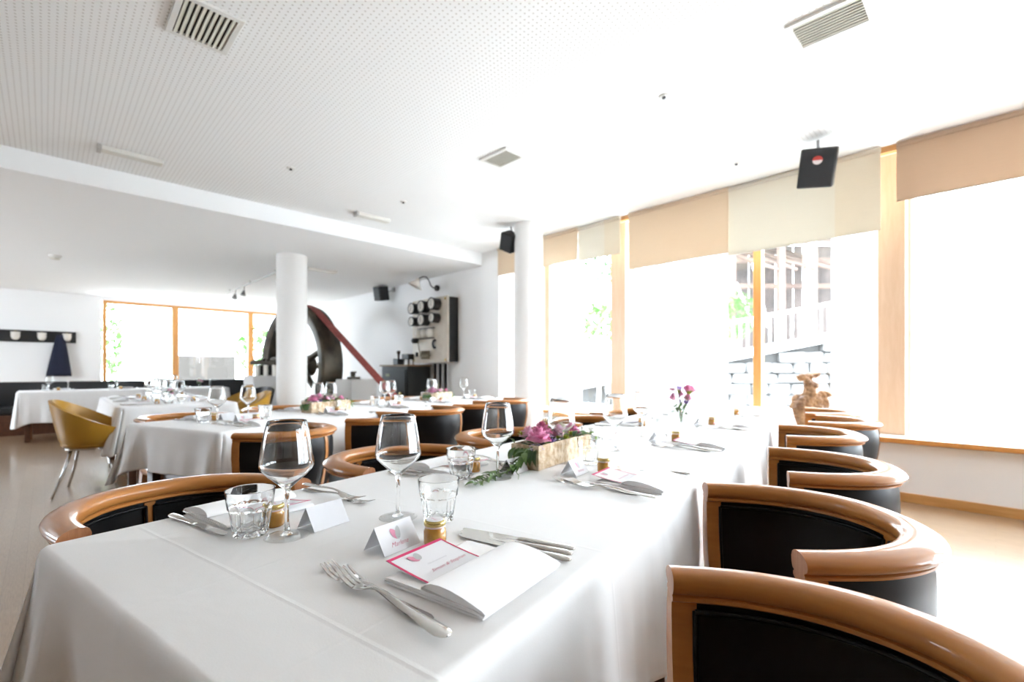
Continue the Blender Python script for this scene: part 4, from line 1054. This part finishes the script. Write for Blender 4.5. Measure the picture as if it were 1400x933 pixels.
def setting(fr, side, s0, where, table, ov=None, skip=(), jig=0.0, seed=0):
    """side 'R': the diner sits beyond n=edge looking along -N; 'L': beyond the other edge looking along +N"""
    ov = ov or {}; rnd = random.Random(seed)
    if side == 'R': inward, xa, edge = -fr.N, fr.L, fr.edgeR
    else: inward, xa, edge = fr.N, -fr.L, fr.edgeL
    base = fr.P(edge, s0, .7525); ang0 = math.atan2(xa.y, xa.x)
    default = dict(napkin=(0, 0, 0), menu=(0, 0, 0), place=(.010, .352, 0), jar=(.066, .296, 0), tumbler=(.178, .392, 0), wine=(.140, .482, 0),
                   fork=(-.171, .046, -9), fork2=(-.146, .100, -6), knife=(.188, .058, 8), knife2=(.138, .040, 3), knife3=(.163, .050, 5.5))
    default.update(ov)
    for k_, (x, y, a) in default.items():
        if k_ in skip: continue
        kind = k_.rstrip('23'); z = 0
        if k_ in ('fork2',): z = 0
        if k_ == 'knife3': z = .0004
        if k_ == 'menu': z = 0
        if k_ == 'fork': z = .0095
        if jig and kind not in ('napkin', 'menu'): x += rnd.uniform(-jig, jig); y += rnd.uniform(-jig, jig)
        p = base + xa * x + inward * y + Vector((0, 0, z))
        d_ = DESC.get(kind) or {'fork': 'upper steel fork', 'fork2': 'lower steel fork', 'knife': 'outer steel knife', 'knife2': 'inner steel knife', 'knife3': 'top steel knife'}[k_]
        o = put(kind, p, ang0 + R(a), '%s, %s of the %s' % (d_, where, table), {'wine': 'wine glasses', 'tumbler': 'tumblers', 'jar': 'spread jars', 'fork': 'forks', 'knife': 'knives', 'napkin': 'napkins', 'menu': 'menu cards', 'place': 'place cards'}[kind] + ' on the ' + table)
        if k_ == 'fork': o.rotation_euler = (R(-1.6), 0, ang0 + R(a)); o.scale = (1.1, 1.12, 1.1)
for f_, r_, l_ in ((F1, 0, -.92), (F2, 0, -.92), (F3, .95, 0), (F4, 0, -.80)): f_.edgeR = r_; f_.edgeL = l_
T1, T2, T3, T4 = 'front table', 'second table', 'mustard-chair table', 'black bench table'
for i, s0 in enumerate((.375, 1.15, 1.98, 2.78, 3.55)):
    setting(F1, 'R', s0, '%s window-side place' % ordinal(i), T1, skip=() if i == 0 else ('knife3',), jig=0 if i == 0 else .012, seed=i)
setting(F1, 'L', .35, 'nearest inner-side place', T1, dict(wine=(.047, .347, 0), tumbler=(.084, .276, 0), place=(-.037, .346, 3), jar=(.028, .262, 0), knife=(.128, .005, 2), knife2=(.094, -.008, 2), fork=(-.20, .010, -3), fork2=(-.185, .03, 3), napkin=(0, -.035, 0), menu=(0, -.035, 0)), skip=('knife3',))
setting(F1, 'L', 1.0, 'second inner-side place', T1, dict(wine=(.042, .393, 0), tumbler=(.107, .30, 0), place=(-.06, .385, 0), jar=(.01, .272, 0)), skip=('knife3',))
for i, s0 in enumerate((1.80, 2.6, 3.4)):
    setting(F1, 'L', s0, '%s inner-side place' % ordinal(i + 2), T1, skip=('knife3',), jig=.015, seed=20 + i)
for i, s0 in enumerate((.38, 1.08, 1.78, 2.46, 3.1)):
    setting(F2, 'R', s0, '%s place on the near side' % ordinal(i), T2, skip=('knife3',), jig=.02, seed=40 + i)
for i, s0 in enumerate((.42, 1.2, 1.95, 2.7)):
    setting(F2, 'L', s0, '%s place on the far side' % ordinal(i), T2, skip=('knife3',), jig=.02, seed=60 + i)
for i, s0 in enumerate((.35, 1.0, 1.65)):
    setting(F3, 'L', s0, '%s place on the aisle side' % ordinal(i), T3, skip=('knife3', 'fork2'), jig=.02, seed=80 + i)
    setting(F3, 'R', s0 + .05, '%s place on the column side' % ordinal(i), T3, skip=('knife3', 'fork2'), jig=.02, seed=90 + i)
for i, s0 in enumerate((.5, 1.3, 2.1)):
    setting(F4, 'L', s0, '%s place on the bench side' % ordinal(i), T4, skip=('knife3', 'fork2', 'place'), jig=.03, seed=100 + i)

#==================================================================== FLOWERS
def petal(bm, base, ang, tilt, w_, h, cup, n=4):
    q = Matrix.Rotation(ang, 3, 'Z') @ Matrix.Rotation(tilt, 3, 'Y')
    g_ = []
    for i in range(n + 1):
        f = i / n; row = []
        for j in range(n + 1):
            g2 = (j / n - .5) * 2; ww = w_ * math.sin(pi * (.12 + .80 * f) ** .8) ** .6
            x = -cup * (g2 * g2) * 1.0 + .18 * h * (f ** 2) ; y = g2 * ww / 2; z = h * f * (1 - .12 * g2 * g2)
            row.append(bm.verts.new(Vector(base) + q @ Vector((x, y, z))))
        g_.append(row)
    for i in range(n):
        for j in range(n): bm.faces.new((g_[i][j], g_[i][j + 1], g_[i + 1][j + 1], g_[i + 1][j]))
def rose_mesh(bm, c, r, seed=0, n=24):
    rnd = random.Random(seed)
    for k_ in range(n):
        f = k_ / (n - 1); a = k_ * 2.39996 + rnd.uniform(-.15, .15)
        rad = r * .50 * f ** .9; tilt = R(4 + 62 * f ** 1.6); h = r * (1.15 - .30 * f); w_ = r * (.55 + .95 * f)
        petal(bm, (c[0] + rad * .5 * cos(a), c[1] + rad * .5 * sin(a), c[2] - r * .25 * f), a, tilt, w_, h, w_ * .22)
def bloom_mesh(bm, c, r, n=9, seed=0, layers=2):
    rnd = random.Random(seed)
    for L_ in range(layers):
        for k_ in range(n):
            petal(bm, c, 2 * pi * k_ / n + L_ * .35 + rnd.uniform(-.1, .1), R(62 - 26 * L_), r * .42, r, r * .04, 3)
def cluster_mesh(bm, c, r, cnt, seed=0, pr=.0045):
    rnd = random.Random(seed)
    for _ in range(cnt):
        u = rnd.uniform(0, 2 * pi); v = rnd.uniform(.1, 1); p = Vector((c[0] + r * math.sqrt(1 - v * v) * cos(u), c[1] + r * math.sqrt(1 - v * v) * sin(u), c[2] + r * .8 * v))
        bloom_mesh(bm, p, pr * rnd.uniform(.8, 1.3), 5, rnd.random(), 1)
def leaf_mesh(L=.05, w_=.022):
    b = new(); n = 6; g_ = []
    for i in range(n + 1):
        f = i / n; ww = w_ / 2 * math.sin(pi * f ** .85) + .0004; z = .006 * math.sin(pi * f) - .010 * f * f
        g_.append([b.verts.new((f * L, s_ * ww, z + abs(s_) * .25 * ww)) for s_ in (-1, -.5, 0, .5, 1)])
    for i in range(n):
        for j in range(4): b.faces.new((g_[i][j], g_[i][j + 1], g_[i + 1][j + 1], g_[i + 1][j]))
    me = bpy.data.meshes.new('leaf'); b.to_mesh(me); b.free(); me.shade_smooth(); return me
LM = {}
for nm, m_, L_, w_ in (('dark', LEAF, .052, .024), ('sage', SAGE, .046, .021), ('bright', LEAFB, .07, .034), ('tiny', SAGE, .022, .010)):
    me = leaf_mesh(L_, w_); me.materials.append(m_); LM[nm] = me
def leaf(kind, parent, p, rx, ry, rz, s_=1):
    o = bpy.data.objects.new('leaf', LM[kind]); COL.objects.link(o); o.parent = parent; o.location = p; o.rotation_euler = (rx, ry, rz); o.scale = (s_, s_, s_); return o
def one(name, m_, parent, fn, *a, **k_):
    b = new(); fn(b, *a, **k_); return obj(name, b, m_, parent)
def flower_box(fr, n_, l_, label, group, seed=0, full=True, L=.40, rot=0, trail=False):
    rnd = random.Random(seed); p = fr.P(n_, l_, .7525)
    t = thing('flower_box', label, 'flowers', p, fr.a + pi / 2 + rot, group)     # local x along the table
    H, D = .082, .105
    for nm, c_, s_ in (('long_side', (0, -D / 2, H / 2), (L, .006, H)), ('long_side', (0, D / 2, H / 2), (L, .006, H)), ('end_board', (-L / 2 + .003, 0, H / 2), (.006, D - .006, H)), ('end_board', (L / 2 - .003, 0, H / 2), (.006, D - .006, H))):
        b = new(); box(b, c_, s_, .0012); obj(nm, b, BARK, t, smooth=False)
    b = new(); box(b, (0, 0, .031), (L - .012, D - .012, .058)); obj('moss_filling', b, LEAF, t, smooth=False)
    m_ = new()
    # roses (local -x is the end nearest the camera)
    for (x, y, z, r, mm, s2) in ((-.160, -.030, .096, .044, ROSE, 1), (-.070, .012, .106, .040, ROSE, 2), (-.118, .038, .098, .034, ROSEP, 3), (-.015, -.018, .092, .026, ROSEP, 4), (.055, .012, .090, .030, ROSEP, 5), (.148, .0, .086, .032, ROSE, 8), (.105, .03, .10, .026, CREAMF, 9), (-.02, .04, .10, .026, CREAMF, 10)):
        one('rose', mm, t, rose_mesh, (x, y, z), r, seed=s2 + seed)
    one('lilac_cluster', LILAC, t, cluster_mesh, (-.205, -.048, .066), .028, 34, 4); one('lilac_cluster', LILAC, t, cluster_mesh, (-.11, -.045, .088), .024, 30, 5); one('lilac_cluster', LILAC, t, cluster_mesh, (.03, -.02, .10), .026, 30, 6)
    one('purple_bloom', PURPLE, t, bloom_mesh, (-.105, -.050, .082), .020, 9, 2); one('purple_bloom', PURPLE, t, bloom_mesh, (.17, .03, .085), .020, 9, 3)
    for x, y, z in ((-.02, -.028, .082), (.015, -.040, .078), (.10, -.020, .082), (-.13, .055, .10)): one('lime_bloom', LIME, t, bloom_mesh, (x, y, z), .024, 8, x)
    one('cream_umbel', CREAMF, t, cluster_mesh, (.03, .035, .150), .036, 40, 9, .006); one('pink_umbel', mat('dusty_pink', (.50, .33, .34), .7), t, cluster_mesh, (-.015, .03, .160), .034, 40, 10, .0055)
    for k_ in range(5):
        b = new(); x = -.03 + .02 * k_; tube(b, [(x * .6, .03, .06), (x, .03, .158)], .0012, 5); obj('stem', b, SAGE, t)
    for k_ in range(64):
        x = rnd.uniform(-L / 2, L / 2); y = rnd.uniform(-.055, .055); a = rnd.uniform(0, 2 * pi); leaf(rnd.choice(('dark', 'dark', 'sage')), t, (x, y, .070 + rnd.uniform(0, .015)), rnd.uniform(-.4, .4), rnd.uniform(-.9, .2), a, rnd.uniform(.6, 1.0))
    # hanging leaves over the near end and a bright leaf at the far end
    for k_ in range(7): leaf('dark', t, (-L / 2 - .004, -.05 + .014 * k_, .072), rnd.uniform(-.3, .3), R(62 + rnd.uniform(-14, 14)), pi + rnd.uniform(-.3, .3), 1.1)
    for k_ in range(3): leaf('bright', t, (L / 2 + .0, -.04 + .02 * k_, .068 - .012 * k_), .2, R(32), -.5 + .3 * k_, 1.0)
    for k_ in range(8): leaf('sage', t, (L / 2 - .01, -.04 + .012 * k_, .07), 0, rnd.uniform(-.5, .7), rnd.uniform(-1, 1), .9)
    if trail:
        pts = [(-.19, -.03, .078), (-.235, -.03, .074), (-.262, -.022, .045), (-.285, -.012, .018), (-.33, .0, .007), (-.38, .005, .006), (-.43, -.004, .006), (-.485, -.012, .006)]
        b = new(); tube(b, pts, [.0022, .002, .002, .0018, .0016, .0014, .0012, .0008], 6); obj('trailing_twig', b, SAGE, t)
        b = new(); tube(b, [(-.285, -.012, .018), (-.31, -.05, .006), (-.35, -.075, .004)], [.0014, .0012, .0008], 5); obj('trailing_twig', b, SAGE, t)
        for k_ in range(40):
            f = 1.2 + 5.7 * k_ / 39; i = min(int(f), 6); a_, b_ = Vector(pts[i]), Vector(pts[i + 1]); q = a_.lerp(b_, f - i)
            sd = 1 if k_ % 2 else -1; d0 = math.atan2((b_ - a_).y, (b_ - a_).x)
            q.z = max(q.z, .006); leaf('sage' if k_ % 3 else 'dark', t, q, rnd.uniform(-.3, .3), R(-14 + rnd.uniform(-8, 8)) if q.z < .03 else R(rnd.uniform(-10, 50)), d0 + sd * R(48 + rnd.uniform(-14, 14)), rnd.uniform(.65, 1.0))
    m_.free()
    return t
fb = flower_box(F1, -.53, 1.315, 'birch bark flower box of pink roses with a trailing leafy twig', 'flower boxes on the tables', 1, trail=True)
flower_box(F2, -.50, 1.20, 'birch bark flower box with pink roses on the near half of the second table', 'flower boxes on the tables', 3)
flower_box(F2, -.50, 2.75, 'birch bark flower box towards the window end of the second table', 'flower boxes on the tables', 5)
def bouquet(p, label, group, seed=0, s_=1.0, cols=None, nst=9):
    rnd = random.Random(seed); t = thing('flower_vase', label, 'flowers', p, rnd.uniform(0, 3), group)
    b = new(); lathe(b, [(0, 0), (.022, 0), (.026, .01), (.028, .05), (.018, .075), (.020, .085), (.018, .085), (.0165, .075), (.026, .05), (.024, .012), (0, .006)], 28); obj('vase', b, PANE, t)
    for k_ in range(nst):
        a = rnd.uniform(0, 6.28); r = rnd.uniform(.02, .06) * s_; h = rnd.uniform(.11, .19) * s_; b = new(); tube(b, [(0, 0, .01), (r * .3 * cos(a), r * .3 * sin(a), .08), (r * cos(a), r * sin(a), h)], .0013, 5); obj('stem', b, SAGE, t)
        m_, fn = rnd.choice(((ROSEP, 0), (LILAC, 1), (PURPLE, 1), (LIME, 1), (ROSE, 0), (CREAMF, 1))) if not cols else rnd.choice(cols)
        if fn == 0: one('rose', m_, t, rose_mesh, (r * cos(a), r * sin(a), h), .030 * s_, seed=k_, n=16)
        else: one('bloom', m_, t, bloom_mesh, (r * cos(a), r * sin(a), h), .030 * s_, 8, k_)
    for k_ in range(16):
        a = rnd.uniform(0, 6.28); leaf(rnd.choice(('dark', 'sage')), t, (.02 * cos(a), .02 * sin(a), rnd.uniform(.07, .12)), rnd.uniform(-.3, .3), R(rnd.uniform(-60, 20)), a, rnd.uniform(.7, 1.2))
    return t
bouquet(F1.P(-.45, 2.72, .7515), 'loose lilac and green bouquet in a glass vase, front table', 'small vases of flowers', 2, 1.15, None, 16)
bouquet(Vector((-6.12, .94, .7515)), 'small bright pink rose posy on the table by the mustard chairs', 'small vases of flowers', 4, .62, [(ROSE, 0), (ROSE, 0), (LIME, 1)])
bouquet(Vector((-10.35, 2.05, .7515)), 'pale pink posy on the table by the black bench', 'small vases of flowers', 6, .8, [(ROSEP, 0), (CREAMF, 1)])
# root wood sculpture on the sill
b = new()
def blob(c_, r, sc=(1, 1, 1)):
    q = bmesh.ops.create_icosphere(b, subdivisions=2, radius=r)
    for v in q['verts']: v.co = Vector((v.co.x * sc[0], v.co.y * sc[1], v.co.z * sc[2])) + Vector(c_)
cyl(b, (0, 0, 0), (0, 0, .22), .13, .10, 14); blob((-.09, 0, .22), .10, (1, .8, 1.2)); blob((.0, 0, .26), .10, (.8, .8, 1.5)); blob((-.03, 0, .40), .045, (1, 1, 2.2)); blob((-.08, 0, .50), .05, (1.5, .8, .7)); blob((-.01, .02, .47), .035, (1, 1, 1.6)); blob((.035, .02, .51), .04, (1.2, 1, .6)); blob((.02, 0, .36), .05, (.7, 1, 1.8))
blob((.11, 0, .20), .06, (.9, .8, 2.4)); blob((.14, 0, .33), .045, (1.4, .9, .8)); blob((-.12, 0, .12), .07, (1, 1, 1.8)); blob((.05, .02, .1), .1)
o = obj('root_sculpture', b, mat('root_wood', (.42, .24, .11), .6, bump=(25, 1.0, .03), noise=(11, (.18, .09, .045))), None, loc=(-1.23, 5.2, .521), rz=R(45))
md = o.modifiers.new('fuse', 'REMESH'); md.mode = 'VOXEL'; md.voxel_size = .012
tx = bpy.data.textures.new('gnarl', 'CLOUDS'); tx.noise_scale = .06
md = o.modifiers.new('gnarl', 'DISPLACE'); md.texture = tx; md.strength = .075; md.mid_level = .5
tag(o, 'gnarled brown root wood sculpture standing on the window sill', 'sculpture')

#==================================================================== OUTSIDE
EXT_STONE = mat('outside_stone', (.13, .127, .122), .9, noise=(3, (.18, .175, .17)))
gm = mat('outside_paving', (.58, .58, .57), .9, noise=(2, (.63, .63, .62)))
b = new(); box(b, (-2, 27, -.35), (90, 42, .3)); o = struct('ground_outside', b, gm)
b = new(); box(b, (-35, 0, -.35), (38, 60, .3)); o = struct('ground_behind', b, gm)
# retaining wall with railing, parallel to the view plane line d = 13.5 m
EA = math.atan2(.713, .701)
D0 = 13.5
def E(X, d=D0, z=0): v = to_world(X, d); v.z = z; return v
ztop = lambda X: 1.38 + .19 * (X - 6.2)
rw = thing('retaining_wall', 'rubble stone retaining wall outside the windows under the white railing', 'wall', E(0), EA)
b = new(); vs = [b.verts.new((X, y, z)) for y in (.12, .5) for X, z in ((1.5, -.2), (16, -.2), (16, ztop(16) - .05), (1.5, ztop(1.5) - .05))]
for f in ((0, 1, 2, 3), (4, 5, 6, 7), (0, 1, 5, 4), (1, 2, 6, 5), (2, 3, 7, 6), (3, 0, 4, 7)): b.faces.new([vs[i] for i in f])
obj('backing', b, mat('outside_mortar', (.07, .068, .065), .95), rw, smooth=False)
rnd = random.Random(5); stone_me = []
for k_ in range(8):
    b = new(); box(b, (0, 0, 0), (.50, .24, .30), .04, None, 1)
    for v in b.verts: v.co += Vector((rnd.uniform(-.03, .03), rnd.uniform(-.02, .02), rnd.uniform(-.022, .022)))
    me = bpy.data.meshes.new('stone'); b.to_mesh(me); b.free(); me.materials.append(EXT_STONE); stone_me.append(me)
cnt = 0
for row in range(12):
    z = -.10 + .305 * row; X = 2.6 + rnd.uniform(0, .3)
    while X < 15.6:
        w_ = rnd.uniform(.75, 1.5)
        if z < ztop(X) - .12 and cnt < 295:
            o = bpy.data.objects.new('stone', rnd.choice(stone_me)); COL.objects.link(o); o.parent = rw; o.location = (X + w_ * .25, .08 + rnd.uniform(-.04, .03), z); o.scale = (w_, 1, rnd.uniform(.9, 1.05)); cnt += 1
        X += w_ * .50 + .02
b = new(); vs = [b.verts.new((X, y, z)) for y in (-.1, .5) for X, z in ((1.5, ztop(1.5) - .05), (16, ztop(16) - .05), (16, ztop(16) + .06), (1.5, ztop(1.5) + .06))]
for f in ((0, 1, 2, 3), (4, 5, 6, 7), (0, 1, 5, 4), (1, 2, 6, 5), (2, 3, 7, 6), (3, 0, 4, 7)): b.faces.new([vs[i] for i in f])
obj('coping', b, mat('outside_coping', (.6, .6, .58), .8), rw, smooth=False)
WHITEP = mat('outside_white', (.75, .75, .75), .6)
rl = thing('railing', 'white railing with upright pickets rising to the right outside the windows', 'railing', E(0), EA)
b = new(); tube(b, [(1.5, .1, ztop(1.5) + 1.03), (16, .1, ztop(16) + 1.03)], .055, 8); obj('handrail', b, WHITEP, rl)
b = new(); tube(b, [(1.5, .1, ztop(1.5) + .16), (16, .1, ztop(16) + .16)], .025, 8); obj('bottom_rail', b, WHITEP, rl)
pm = None; X = 1.7
while X < 16:
    if pm is None:
        b = new(); box(b, (0, 0, .5), (.055, .03, .92), .004, None, 1); p_ = obj('picket', b, WHITEP, rl, smooth=False); pm = p_.data
    else: p_ = bpy.data.objects.new('picket', pm); COL.objects.link(p_); p_.parent = rl
    p_.location = (X, .1, ztop(X) + .08); X += .21
# road terrace behind the wall
b = new(); vs = [b.verts.new(E(X, d, ztop(X) - .05)) for X, d in ((1.5, 13.9), (16, 13.9), (22, 30), (1.5, 30))]; b.faces.new(vs); o = struct('terrace_outside', b, gm)
# open timber shed
sh = thing('timber_shed', 'weathered open timber shed with leaning poles beyond the white railing', 'shed', E(8.0, 17.5, 0), EA)
TIM = mat('outside_timber', (.19, .13, .10), .8, noise=(4, (.14, .10, .085))); TIMD = mat('outside_dark_timber', (.08, .068, .062), .9, noise=(2, (.13, .105, .095)))
zb = 1.7
for i in range(14):
    b = new(); box(b, (.35 + .36 * i, 1.8 + random.uniform(-.03, .03), zb + 2.2), (.34, .04, 4.4), .006, None, 1); obj('board', b, TIMD, sh, smooth=False)
for x_, w_ in ((1.9, .22), (2.95, .34), (5.1, .3), (.1, .2)):
    b = new(); box(b, (x_, 0, zb + 2.1), (w_, w_, 4.2), .01, None, 1); obj('post', b, mat('outside_post', (.50, .40, .32), .7) if w_ > .3 else TIM, sh, smooth=False)
for z_ in (2.6, 3.6):
    b = new(); box(b, (2.6, .9, zb + z_), (5.4, .16, .18), .01, None, 1); obj('beam', b, TIM, sh, smooth=False)
for k_ in range(5):
    b = new(); tube(b, [(.2 + .5 * k_, 1.6, zb + 4.3), (1.6 + .7 * k_, -.3, zb + 3.0)], .07, 6); obj('rafter', b, TIM, sh)
for x_ in (.35, .85):
    b = new(); tube(b, [(x_ - .3 + (.1 if x_ > .5 else 0), -.4, zb + 3.2 if x_ > .5 else zb + 2.5), (x_ + .35, -.4, zb + .9)], .05, 8); obj('leaning_pole', b, WHITEP, sh)
b = new(); box(b, (2.6, .8, zb + 4.45), (6.2, 3.4, .12), .01, Matrix.Rotation(R(8), 3, 'X')); obj('roof', b, TIM, sh, smooth=False)
# trees and shrubs
def tree(p, r, h, m_, label, group, seed, cnt=500, trunk=True, cat='tree', ls=.16, squash=1.0):
    rnd = random.Random(seed); t = thing('leafy_tree' if trunk else 'shrub', label, cat, p, 0, group)
    b = new(); tube(b, [(0, 0, 0), (.05, .03, h * .5), (0, 0, h)], [.12 * r, .09 * r, .03 * r], 8)
    for k_ in range(6):
        a = k_ * 1.1; tube(b, [(0, 0, h * .45 + .08 * k_ * h), (r * .6 * cos(a), r * .6 * sin(a), h * .75 + .05 * k_)], [.04 * r, .01], 5)
    obj('trunk', b, mat('outside_bark', (.30, .27, .24), .9), t)
    b = new()
    for _ in range(cnt):
        v = Vector((rnd.gauss(0, 1), rnd.gauss(0, 1), rnd.gauss(0, 1))).normalized() * r * rnd.uniform(.35, 1) ** .6; v.z *= squash; v.z += h
        q = Matrix.Rotation(rnd.uniform(0, 6.3), 3, 'Z') @ Matrix.Rotation(rnd.uniform(-1, 1), 3, 'X'); s_ = ls * rnd.uniform(.6, 1.3)
        vv = [b.verts.new(v + q @ Vector(c_)) for c_ in ((0, -s_, 0), (s_ * .45, 0, .1 * s_), (0, s_, 0), (-s_ * .45, 0, .1 * s_))]; b.faces.new(vv)
    o = obj('foliage', b, m_, t, smooth=False); o['kind'] = 'stuff'
LG = mat('outside_green', (.14, .30, .08), .6); LG2 = mat('outside_dark_green', (.07, .14, .06), .7)
tree(E(2.25, 12.5, -.2), .55, 2.5, LG, 'light green shrub seen left of the far wooden post outside', 'plants outside the windows', 1, 500, False, 'shrub', .10, 1.0)
tree(E(3.3, 18, -.2), .9, 5.6, LG2, 'small tree crown seen high through the far window', 'plants outside the windows', 2, 260, True, 'tree', .15)
tree(E(7.6, 16.3, 1.2), .85, 1.7, LG, 'green shrub behind the white railing beside the timber shed', 'plants outside the windows', 3, 600, False, 'shrub', .12)
tree(E(6.0, 22, 1.2), 1.6, 4.5, LG2, 'dark leafy tree behind the railing left of the shed', 'plants outside the windows', 4, 700, True, 'tree', .22)
tree(Vector((-17.2, 1.32, -.2)), .30, 2.0, LG, 'narrow light green shrub outside the left end of the back windows', 'plants outside the back windows', 5, 500, False, 'shrub', .10, 4.0)
tree(Vector((-18.0, 5.5, -.2)), 1.0, 1.9, LG, 'rounded green bush outside the back windows near the flywheel', 'plants outside the back windows', 6, 600, False, 'shrub', .15)
b = new(); box(b, (0, 0, .75), (.3, 1.5, 1.7), .01); o = obj('garden_wall', b, mat('outside_beige_darkened', (.052, .046, .040), .8), None, smooth=False, loc=(-17.2, 3.6, -.1)); tag(o, 'low beige garden wall seen through the back windows', 'wall')  # beige darkened in the colour to hold its tone under the bright exposure
bpy.context.view_layer.update()
